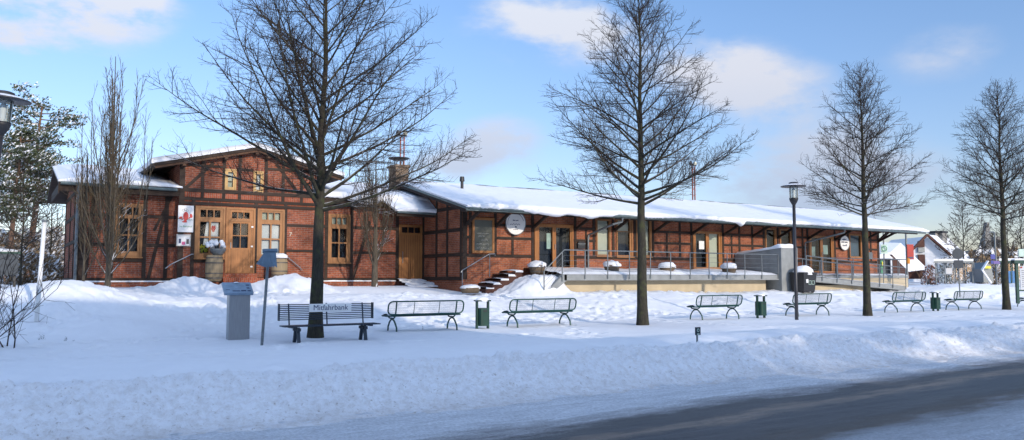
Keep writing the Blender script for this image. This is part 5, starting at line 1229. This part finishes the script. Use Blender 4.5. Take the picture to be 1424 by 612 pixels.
# dark container at the left edge
u, v = place(2, 30); z = gz(u, v)
t = thing('green_container', 'dark green container with snow on its lid at the far left', 'container', (u, v, z)); m = MB(); m.box(u-.9, u+.55, v-.5, v+.5, z+.45, z+1.25); m.build('body', M['anthracite'], t); m = MB(); m.box(u-.95, u+.6, v-.55, v+.55, z+1.252, z+1.32); m.build('lid', M['green'], t)
for sx_ in (-.8, .45):
    m = MB(); m.box(u+sx_-.04, u+sx_+.04, v-.4, v+.4, z-.1, z+.449); m.build('leg', M['black'], t)
m = MB(); blobmesh(m, (u-.17, v, z+1.32), .74, .52, .14, 2, 18, 6, .12); m.build('snow_cover', M['snow'], t, smooth=True)

# masts behind the station
def mast(px, ytop, D, lab):
    u, v = place(px, D); zt_ = EYE+(386-ytop)*D/1120; t = thing('lattice_mast', lab, 'mast', (u, v, 1), 'rusty red railway floodlight masts'); m = MB()
    for s in (-.13, .13): m.beam((u+s,v,0), (u+s,v,zt_-.5), .06, .09)
    z = 1
    while z < zt_-.5: m.beam((u-.13,v,z), (u+.13,v,z+.12), .04, .04); z += .55
    m.build('lattice', M['mast'], t); m = MB(); m.tube([(u-.35,v,zt_-.42), (u+.3,v,zt_-.42)], .05, 6); m.build('crossarm', M['lampgrey'], t)
    for s in (-.3, .2): m = MB(); m.lathe([(.05,.1),(.14,0),(.16,-.18),(0,-.2)], (u+s, v, zt_-.2), 10); m.build('floodlight', M['lampgrey'] if s < 0 else M['offwhite'], t)
mast(558, 178, 52, 'rusty red floodlight mast rising above the chimney'); mast(966, 222, 66, 'rusty red floodlight mast behind the middle of the shed roof')

# ================================================================ RIGHT BACKGROUND
def P2(px, py, D): u, v = place(px, D); return u, v, EYE+(386-py)*D/1120
def quadhouse(t, pts, mat, name='wall', th=.3):
    m = MB(); a = [Vector(p) for p in pts]; b = [p+Vector((ca*th, sa*th, 0)) for p in a]; n = len(a)
    m.add(a+b, [tuple(range(n)), tuple(range(2*n-1, n-1, -1))]+[(i, i+n, (i+1) % n+n, (i+1) % n) for i in range(n)]); return m.build(name, mat, t)
# low building with long snow roof
D = 78
t = thing('snowy_low_house', 'low brown building under one long snow roof right of the shed', 'building', P2(1250, 386, D))
quadhouse(t, [P2(1222,384,D), P2(1288,384,D), P2(1288,378,D), P2(1262,372,D), P2(1240,352,D), P2(1222,366,D)], M['brownclad'], 'wall', 4)
m = MB(); a = [P2(1216,340,D), P2(1249,337,D+3), P2(1291,372,D), P2(1290,383,D-3), P2(1264,384,D-5), P2(1240,355,D-4), P2(1226,346,D-4)]
m = MB(); A_ = [Vector(p) for p in (P2(1238,351,D-5), P2(1263,378,D-5), P2(1290,375,D-2), P2(1253,338,D+2), P2(1218,337,D+2), P2(1218,352,D-5))]; B_ = [p-Vector((0,0,.35)) for p in A_]
m.add(A_+B_, [(0,1,2,3),(0,3,4,5),(0,6,7,1),(1,7,8,2),(2,8,9,3),(5,11,6,0)]); m.build('roof_snow', M['snow_roof'], t)
D = 76
quadhouse(t, [P2(1240,388,D-4), P2(1288,388,D-2.5), P2(1288,375.5,D-2.5), P2(1263,378.5,D-4), P2(1240,354,D-4)], M['brownclad'], 'wall', 1)
# far blue-ish snow roof
D = 130; t = thing('far_snow_roof_house', 'distant long house showing a wide blueish snow roof', 'building', P2(1256, 386, D))
quadhouse(t, [P2(1236,384,D), P2(1300,384,D), P2(1300,347,D), P2(1236,347,D)], M['whitewall'], 'wall', 6)
m = MB(); m.add([P2(1232,349,D-1), P2(1302,349,D-1), P2(1290,334,D+6), P2(1240,336,D+6)], [(0,1,2,3)]); m.build('roof_snow', M['snow_roof'], t)
# white gabled house
D = 96; t = thing('white_house', 'white gabled house with brown panels, snowy roof and two chimneys', 'house', P2(1300, 386, D))
quadhouse(t, [P2(1269,392,D), P2(1328,392,D), P2(1328,362,D), P2(1317,352,D), P2(1289,329,D), P2(1269,348,D)], M['whitewall'], 'wall', 9)
m = MB()
for a, b in (((1264,352),(1290,326.5)), ((1290,326.5),(1322,355))): m.beam(P2(*a, D-.7), P2(*b, D-.7), .3, .22)
m.build('verge', M['brownclad'], t)
m = MB(); a0, a1 = Vector(P2(1290,326,D-.8)), Vector(P2(1322,354,D-.8)); off = Vector((9*sa*.55+6, 4, 0)); off = Vector(P2(1318,330,D+9))-a0
m.add([a0, a1, a1+off*.9, a0+off], [(0,1,2,3)]); m.add([p-Vector((0,0,.4)) for p in (a0, a1, a1+off*.9, a0+off)], [(3,2,1,0)]); m.build('roof_snow', M['snow_roof'], t)
for y0, y1, mt in ((332,344,'brownclad'), (344.5,351,'galv'), (354,376,'brownclad')):
    quadhouse(t, [P2(1277,y1,D-.3), P2(1286,y1,D-.3), P2(1286,y0,D-.3), P2(1277,y0+(4 if y0 == 332 else 0),D-.3)], M[mt], 'window' if mt != 'brownclad' else 'panel', .2)
for px in (1300, 1310):
    u, v, z = P2(px, 330, D+4); m = MB(); m.box(u-.5, u+.5, v-.4, v+.4, z-1.6, z+.5); c_ = m.build('chimney', M['stone'], t)
    m = MB(); m.box(u-.6, u+.6, v-.5, v+.5, z+.502, z+.75); m.build('cap', M['black'], c_)
# church
D = 170; t = thing('stone_church', 'grey stone church with pinnacle and pointed arch, half hidden by bare branches', 'church', P2(1380, 386, D))
quadhouse(t, [P2(1361,386,D), P2(1399,386,D), P2(1399,344,D), P2(1391,329,D), P2(1384,329,D), P2(1379,346,D), P2(1361,348,D)], M['stone'], 'wall', 5)
quadhouse(t, [P2(1371,386,D-1), P2(1379,386,D-1), P2(1379,325,D-1), P2(1376.5,309,D-1), P2(1374.5,309,D-1), P2(1371,325,D-1)], M['stone'], 'tower', 1.2)
quadhouse(t, [P2(1384.5,345,D-.5), P2(1390.5,345,D-.5), P2(1390.5,336,D-.5), P2(1387.5,332,D-.5), P2(1384.5,336,D-.5)], M['dark_room'], 'arched_window', .3)
quadhouse(t, [P2(1356,353,D-2), P2(1424,353,D-2), P2(1420,347,D-2), P2(1361,346,D-2)], M['snow_roof'], 'roof_snow', .3)
# bus stop green sign and ticket booth
D = 60
def pole(t, px, y0, y1, D, r=.05, mat='galv', name='pole'):
    m = MB(); m.tube([P2(px, y1+1, D), P2(px, y0, D)], r, 8); return m.build(name, M[mat], t)
def panel(t, x0, x1, y0, y1, D, mat, name='panel', th=.06):
    return quadhouse(t, [P2(x0,y1,D), P2(x1,y1,D), P2(x1,y0,D), P2(x0,y0,D)], M[mat], name, th)
t = thing('bus_stop_sign', 'pale green bus stop sign with ring emblem right beside the shed end', 'sign', P2(1227, 392, 56)); pole(t, 1229, 316, 392, 56); p = panel(t, 1225, 1234.5, 340, 353, 55.8, 'paleg')
m = MB(); c = Vector(P2(1229.8, 346, 55.7)); m.tube([c+Rv*(.17*math.cos(2*PI*k/14))+Vector((0,0,.17*math.sin(2*PI*k/14))) for k in range(14)], .03, 4, closed=True); m.build('ring', M['greenprint'], p)
t = thing('kiosk_booth', 'small booth with snowy pitched roof behind the railing', 'booth', P2(1232, 390, 66))
quadhouse(t, [P2(1224,389,66), P2(1241,389,66), P2(1241,359,66), P2(1224,359,66)], M['dark_room'], 'wall', 1.5); panel(t, 1225, 1227, 358, 389, 65.8, 'whitewall', 'post'); panel(t, 1238, 1240, 358, 389, 65.8, 'whitewall', 'post')
quadhouse(t, [P2(1221,359.5,65.5), P2(1242,359.5,65.5), P2(1233,351.5,65.5), P2(1224,353.5,65.5)], M['snow_roof'], 'roof_snow', 2)
t = thing('ticket_machine', 'green ticket machine with yellow band at the right end of the shed', 'ticket machine', P2(1227, 388, 58)); panel(t, 1224.5, 1230, 362, 387, 58, 'greenprint', 'body', .5); panel(t, 1226, 1229.5, 364, 370, 57.9, 'yellow', 'display', .05)
t = thing('red_sign', 'red rectangular sign on a tall pole before the snow roof', 'sign', P2(1260, 398, 58)); pole(t, 1260.5, 324, 398, 58, .07); p = panel(t, 1261.5, 1270.5, 340, 361, 57.9, 'redsign'); panel(t, 1263, 1269.5, 357.5, 359.5, 57.7, 'navy', 'stripe', .03)
m = MB(); m.lathe([(0,0),(.11,0),(.13,.25),(.09,.42),(0,.45)], P2(1262.5, 367, 57.8), 10); m.build('warning_lamp', M['orange'], t)
def shelter(label, x0, x1, ytop, ybot, D, mat, group='glass waiting shelters', npan=4, roofm='snow_roof'):
    t = thing('waiting_shelter', label, 'shelter', P2((x0+x1)/2, ybot, D), group)
    for k in range(npan+1):
        px = x0+(x1-x0)*k/npan; m = MB(); m.tube([P2(px, ybot+1, D), P2(px, ytop, D)], .045, 6); m.build('post', M[mat], t)
        m = MB(); m.tube([P2(px+2, ybot-1, D+1.6), P2(px+2, ytop, D+1.6)], .045, 6); m.build('post', M[mat], t)
    for k in range(npan):
        a, b = x0+(x1-x0)*k/npan, x0+(x1-x0)*(k+1)/npan; m = MB(); m.add([P2(a+.5,ybot-1.5,D+1.6), P2(b,ybot-1.5,D+1.6), P2(b,ytop+2,D+1.6), P2(a+.5,ytop+2,D+1.6)], [(0,1,2,3)]); m.build('glass_pane', M['clear'], t)
    m = MB(); a = [Vector(p) for p in (P2(x0-2,ytop,D-.4), P2(x1+2,ytop,D-.4), P2(x1+2,ytop,D+2), P2(x0-2,ytop,D+2))]
    b = [Vector((p.x, p.y, a[0].z+.13)) for p in a]; m.add(a+b, [(3,2,1,0),(4,5,6,7),(0,1,5,4),(1,2,6,5),(2,3,7,6),(3,0,4,7)]); m.build('roof', M[mat], t)
    m = MB(); q = [p+Vector((0,0,.004)) for p in b]; r = [p+Vector((0,0,.16)) for p in q]; m.add(q+r, [(4,5,6,7),(0,1,5,4),(1,2,6,5),(2,3,7,6),(3,0,4,7)]); m.build('roof_snow', M['snow_roof'], t); return t
t = shelter('long clear glass waiting shelter with thin snowy roof', 1300, 1351, 365.5, 394, 62, 'galv'); panel(t, 1314, 1323, 373, 381, 62.5, 'whitewall', 'poster')
t = shelter('green framed bus shelter holding a blue cabinet, behind the fourth tree', 1391, 1432, 365, 393, 60, 'green', npan=3)
t = thing('blue_cabinet', 'bright blue cabinet inside the green bus shelter', 'cabinet', P2(1406, 393, 61)); panel(t, 1401, 1412, 377, 393.5, 60.8, 'cabblue', 'body', .6); panel(t, 1406.2, 1406.8, 378, 393, 60.7, 'navy', 'door_gap', .02)
t = thing('traffic_sign', 'back of a round traffic sign over a small square plate on grey post', 'traffic sign', P2(1332, 411, 44)); pole(t, 1332.3, 345, 412, 44, .035)
m = MB(); c = Vector(P2(1331.8, 353, 43.9)); n = 20; a = [c+Rv*(.30*math.cos(2*PI*k/n))+Vector((0,0,.30*math.sin(2*PI*k/n))) for k in range(n)]; b = [p+Vector((ca*.03, sa*.03, 0)) for p in a]; m.add(a+b, [tuple(range(n)), tuple(range(2*n-1, n-1, -1))]+[(i, i+n, (i+1) % n+n, (i+1) % n) for i in range(n)]); m.build('round_plate', M['anthracite'], t); panel(t, 1326, 1339, 362, 373, 43.9, 'anthracite', 'square_plate', .03)
t = thing('platform_sign', 'blue square and purple arrow shaped station signs on a tall lamp pole', 'sign', P2(1384, 394, 64)); pole(t, 1384, 324, 394, 64, .07); panel(t, 1377.5, 1383.5, 354, 360.5, 63.8, 'blue'); panel(t, 1377.5, 1380.5, 362.5, 367, 63.7, 'blue'); panel(t, 1381, 1392, 363, 367, 63.8, 'purple', 'arrow_panel')
m = MB(); m.tube([P2(1384,324,64), P2(1381.5,322.5,64), P2(1376.5,323,64)], .06, 6); m.build('lamp_arm', M['galv'], t)
t = thing('gabled_hut', 'narrow grey hut with yellow stripe and steep snow-lined roof', 'hut', P2(1372, 394, 68)); quadhouse(t, [P2(1366,393,68), P2(1380,393,68), P2(1378,371,68), P2(1372,365,68), P2(1366,374,68)], M['galv'], 'wall', 2); panel(t, 1369, 1377, 370, 373.5, 67.8, 'yellow', 'stripe')
m = MB(); m.beam(P2(1373,363,67.5), P2(1364.5,375,67.5), .3, .07); m.beam(P2(1364.5,375,67.5), P2(1377,394,67.5), .09, .12); m.build('roof_snow', M['snow_roof'], t)
t = thing('bus_stop_sign', 'pale green bus stop sign above the notice board at the right edge', 'sign', P2(1420, 400, 50)); pole(t, 1422, 345, 395, 50, .03); panel(t, 1416.5, 1427, 346.5, 357, 49.8, 'paleg')
# notice board at right edge
D = 38; t = thing('notice_board', 'green framed glazed notice board with white timetable at right picture edge', 'notice board', P2(1420, 425, D))
panel(t, 1411.5, 1415, 366, 422, D, 'green', 'post', .12); panel(t, 1440, 1444, 366, 422, D, 'green', 'post', .12); panel(t, 1410, 1446, 362, 366.5, D-.1, 'green', 'top_beam', .3); panel(t, 1415, 1440, 403, 405, D, 'green', 'rail', .1)
p = panel(t, 1417, 1438, 370, 403, D+.02, 'whitewall', 'poster', .03)
for k in range(9): panel(p, 1419.5, 1435, 376+k*2.8, 376.6+k*2.8, D, 'galv', 'text_line', .01)
panel(p, 1418, 1420.5, 371, 373, D, 'redsign', 'emblem', .01); 
quadhouse(t, [P2(1410,362,D-.1), P2(1446,362,D-.1), P2(1446,359.5,D-.1), P2(1411,360.5,D-.1)], M['snow'], 'snow_cover', .3)
o = copy_tree(b0, label='green bench cut off by the right picture edge under notice board'); ua = UU(1421, VB); o.location = (ua+1.3, VB, gz(ua, VB)); o.scale = (1,1,1)
# background trees and shrubs right
for i, (px, D, H, W, lab) in enumerate(((1340, 80, 8.2, 3.0, 'bare tree behind the glass shelter, left of the church'), (1402, 90, 9.5, 3.4, 'bare tree right of the church arch'), (1312, 120, 8, 3, 'distant bare tree above the white house'), (1420, 76, 8.6, 3.0, 'bare tree behind the green bus shelter'), (1366, 110, 9, 3.4, 'distant bare tree in front of the church'))):
    u, v = place(px, D); linden('bare_tree', (u, v, .9), 80+i, 1.8, H, W, .10, lab, 'bare background trees at right', .5, deep=False, twr=.019)
for i, (px, D, H, W, lab) in enumerate(((1292, 72, 2.0, 1.0, 'rusty leaved snowy bush left of the glass shelter'), (1318, 84, 3.4, 1.6, 'dark snow-flecked evergreen right of the white house'), (1345, 90, 2.6, 3.0, 'snowy hedge behind the glass shelter'), (1360, 70, 2.2, .8, 'snowy bush between glass shelter and grey hut'), (1398, 95, 2.8, 3.0, 'snow-covered bushes behind the green bus shelter'), (1382, 74, 2.0, .9, 'snowy bush beside the grey hut'))):
    u, v = place(px, D); thicket(lab, (u, v, .9), H, W, 90+i, 2600, sn=.5, mats=[M['rustleaf' if i == 0 else ('darkleaf' if i == 1 else 'brushleaf')], M['snow']], grp='snowy shrubs in the right background')
# far wooded horizon
def treeline(u0, v0, u1, v1, seed, label):
    rnd = random.Random(seed); m = MB(); L = math.hypot(u1-u0, v1-v0); n = int(L*9)
    for k in range(n):
        f = rnd.random(); h = 5.5+2.5*mn.noise((f*L*.03, seed, 0)); x = u0+(u1-u0)*f; y = v0+(v1-v0)*f+rnd.uniform(-3,3); z = 1+h*rnd.random()**.8; w = rnd.uniform(.4,1.0)
        m.add([(x-w*sa,y+w*ca,z-w*.5), (x+w*sa,y-w*ca,z-w*.4), (x+w*.3,y,z+w)], [(0,1,2)], 1 if rnd.random() < .2 else 0)
    tag(m.build('distant_wood', [M['brushleaf'], M['snow']]), label, 'wood', kind='stuff')
treeline(-60, 130, 60, 190, 1, 'distant brown wood behind the station'); treeline(150, 60, 60, 190, 2, 'distant brown wood at right horizon')

# ================================================================ across the street (behind the viewpoint; casts the long shadows)
def bhouse(u0, u1, v0, v1, ez, rz, label):
    t = thing('street_house', label, 'house', ((u0+u1)/2, v0, -.4), 'houses across the street'); m = MB(); vm = (v0+v1)/2
    m.prism([(v0,-.45),(v1,-.45),(v1,ez),(vm,rz),(v0,ez)], u0, u1, axis='x'); m.build('wall', M['whitewall'], t)
    m = MB(); slab(m, (u0-.4,v1+.5,ez-.2), (u1+.4,v1+.5,ez-.2), (u0-.4,vm,rz+.15), (u1+.4,vm,rz+.15), .2); slab(m, (u0-.4,v0-.5,ez-.2), (u1+.4,v0-.5,ez-.2), (u0-.4,vm,rz+.151), (u1+.4,vm,rz+.151), .2); r_ = m.build('roof', M['snow_roof'], t)
    m = MB(); m.box(u0+2, u0+2.8, vm-.4, vm+.4, rz-.3, rz+1.2); m.build('chimney', M['brick'], t)
    x = u0+1
    while x < u1-1.5:
        for z in (.9, 3.6):
            if z+1.4 < ez: m = MB(); m.box(x, x+1.1, v1-.01, v1+.05, z, z+1.4); m.build('window', M['dark_room'], t)
        x += 2.6
bhouse(-34, -13, -17, -7, 6.8, 12.4, 'white two storey house behind the viewpoint, left'); bhouse(-12, 14.0, -17, -7.5, 6.9, 12.9, 'white two storey house directly behind the viewpoint')
bhouse(15.5, 31, -13, -6.5, 2.9, 5.2, 'low white house behind the viewpoint, right'); bhouse(34, 60, -15, -7, 2.8, 5.2, 'low white house far right behind the viewpoint')
for i, (u, v, s) in enumerate(((5, -24, 1.15),)):
    o = copy_tree(t3, loc=(u, v, -.4), label=['bare tree behind the viewpoint, beyond the low house', 'tallest bare tree behind the viewpoint', 'bare tree behind the viewpoint between two low houses', 'bare tree far right behind the viewpoint', 'smallest bare tree behind the viewpoint in the house gap'][i], sc=(s, s, s)); o['group'] = 'bare trees across the street'

pr = [o for o in bpy.data.objects if o.name == 'pine_tree'][0]
for i, (u, v, s) in enumerate(((16.5, -21, 1.12), (20, -24, 1.22), (24.5, -22, 1.15), (29, -25, 1.2), (33.5, -23, 1.15), (38, -26, 1.25), (43, -23, 1.12), (48, -25, 1.2), (27, -19, 1.05), (36.5, -20, 1.08))):
    o = copy_tree(pr, loc=(u, v, -.4), label='snowy pine behind the viewpoint, one of a loose row', sc=(s, s, s), rz=i*1.3); o['group'] = 'loose row of pines across the street'
# ================================================================ LIGHT
el = math.radians(18.0); hx, hy = -.105, .995
sd = bpy.data.lights.new('sun', 'SUN'); sd.energy = 3.1; sd.angle = math.radians(.55); sd.color = (1.0, .87, .72)
so = bpy.data.objects.new('sun', sd); COL.objects.link(so)
dirv = Vector((hx*math.cos(el), hy*math.cos(el), -math.sin(el))); so.rotation_euler = dirv.to_track_quat('-Z', 'Y').to_euler()
so.location = (0, -50, 40)
w = bpy.data.worlds.new('World'); scene.world = w; w.use_nodes = True; nt = w.node_tree; nt.nodes.clear()
out = nt.nodes.new('ShaderNodeOutputWorld'); bg = nt.nodes.new('ShaderNodeBackground'); sky = nt.nodes.new('ShaderNodeTexSky'); sky.sky_type = 'NISHITA'; sky.sun_disc = False
sky.sun_elevation = el; sky.sun_rotation = math.atan2(-hx, -hy); sky.air_density = 1.0; sky.dust_density = .6; sky.ozone_density = 2.0; sky.altitude = 100
def wn(t, **k):
    x = nt.nodes.new(t)
    for a, b in k.items(): setattr(x, a, b)
    return x
tc = wn('ShaderNodeTexCoord')
mp = wn('ShaderNodeMapping'); mp.inputs['Scale'].default_value = (1.0, 1.0, 2.2); mp.inputs['Location'].default_value = (.35, .2, 0); nt.links.new(tc.outputs['Generated'], mp.inputs[0])
n1 = wn('ShaderNodeTexNoise'); n1.inputs['Scale'].default_value = 5.5; n1.inputs['Detail'].default_value = 9; n1.inputs['Roughness'].default_value = .58; nt.links.new(mp.outputs[0], n1.inputs['Vector'])
def px_dir(px, py): d = (Fv+Rv*((px-712)/FPX)+Uv_*((306-py)/FPX)).normalized(); return d
acc = None
FILL_CLOUDS = [(0, 0, 1), (-.3, -.75, .6), (.6, -.5, .6)]  # unseen bright clouds overhead and behind, added to lift the shaded snow
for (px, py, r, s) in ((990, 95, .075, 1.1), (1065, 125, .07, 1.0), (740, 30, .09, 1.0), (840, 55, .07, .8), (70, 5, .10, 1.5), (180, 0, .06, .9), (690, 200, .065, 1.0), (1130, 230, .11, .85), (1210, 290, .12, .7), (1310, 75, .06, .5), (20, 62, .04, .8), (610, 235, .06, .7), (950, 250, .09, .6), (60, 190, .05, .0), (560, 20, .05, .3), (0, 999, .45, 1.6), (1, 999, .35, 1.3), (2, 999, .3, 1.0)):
    d = px_dir(px, py) if py < 900 else Vector(FILL_CLOUDS[px]).normalized()
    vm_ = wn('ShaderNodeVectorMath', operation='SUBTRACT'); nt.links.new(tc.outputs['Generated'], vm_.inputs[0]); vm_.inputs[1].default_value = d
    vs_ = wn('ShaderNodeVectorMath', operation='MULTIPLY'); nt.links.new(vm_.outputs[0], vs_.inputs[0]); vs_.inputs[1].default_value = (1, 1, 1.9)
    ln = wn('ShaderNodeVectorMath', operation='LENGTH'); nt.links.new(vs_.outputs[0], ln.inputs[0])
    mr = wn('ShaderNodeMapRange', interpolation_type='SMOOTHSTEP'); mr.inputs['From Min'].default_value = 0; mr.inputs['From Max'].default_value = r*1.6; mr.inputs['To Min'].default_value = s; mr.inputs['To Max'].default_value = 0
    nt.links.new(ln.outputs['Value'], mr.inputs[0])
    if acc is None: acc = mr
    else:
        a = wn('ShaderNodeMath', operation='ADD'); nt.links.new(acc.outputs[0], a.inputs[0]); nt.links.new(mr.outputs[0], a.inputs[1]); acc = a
# mask = blobs + noise
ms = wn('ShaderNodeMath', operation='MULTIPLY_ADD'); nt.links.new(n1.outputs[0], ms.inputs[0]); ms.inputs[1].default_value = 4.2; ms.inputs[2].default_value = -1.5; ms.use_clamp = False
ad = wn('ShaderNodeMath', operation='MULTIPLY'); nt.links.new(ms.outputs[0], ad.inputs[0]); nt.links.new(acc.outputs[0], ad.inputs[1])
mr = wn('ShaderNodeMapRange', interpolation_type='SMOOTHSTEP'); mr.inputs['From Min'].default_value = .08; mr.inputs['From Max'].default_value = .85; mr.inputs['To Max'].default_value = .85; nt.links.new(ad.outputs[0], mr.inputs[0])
# cloud colour: warm white above, blue-grey close to the horizon
sx2 = wn('ShaderNodeSeparateXYZ'); nt.links.new(tc.outputs['Generated'], sx2.inputs[0])
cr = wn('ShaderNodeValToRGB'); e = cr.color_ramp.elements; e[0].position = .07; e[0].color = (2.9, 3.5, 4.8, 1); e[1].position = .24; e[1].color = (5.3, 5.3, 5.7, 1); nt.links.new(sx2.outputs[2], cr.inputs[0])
e3 = e.new(.40); e3.color = (6, 6.2, 6.6, 1); e4 = e.new(.62); e4.color = (15.5, 18.8, 24.5, 1)  # overbright top stop gives the added out-of-view clouds their fill light
tint = wn('ShaderNodeMix', data_type='RGBA', blend_type='MULTIPLY'); tint.inputs[0].default_value = 1; nt.links.new(sky.outputs[0], tint.inputs[6]); tr_ = wn('ShaderNodeValToRGB'); e = tr_.color_ramp.elements; e[0].position = 0; e[0].color = (1.04, .98, 1.17, 1); e[1].position = .34; e[1].color = (1.18, 1.28, 1.48, 1)
sx3 = wn('ShaderNodeSeparateXYZ'); nt.links.new(tc.outputs['Generated'], sx3.inputs[0]); nt.links.new(sx3.outputs[2], tr_.inputs[0]); nt.links.new(tr_.outputs[0], tint.inputs[7])
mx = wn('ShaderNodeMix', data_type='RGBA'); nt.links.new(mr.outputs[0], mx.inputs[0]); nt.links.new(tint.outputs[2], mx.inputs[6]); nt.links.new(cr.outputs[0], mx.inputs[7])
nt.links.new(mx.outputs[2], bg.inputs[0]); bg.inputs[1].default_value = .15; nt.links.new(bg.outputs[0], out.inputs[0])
scene.view_settings.view_transform = 'Standard'; scene.view_settings.look = 'None'; scene.view_settings.exposure = 0
scene.render.engine = 'CYCLES'; scene.cycles.transparent_max_bounces = 12
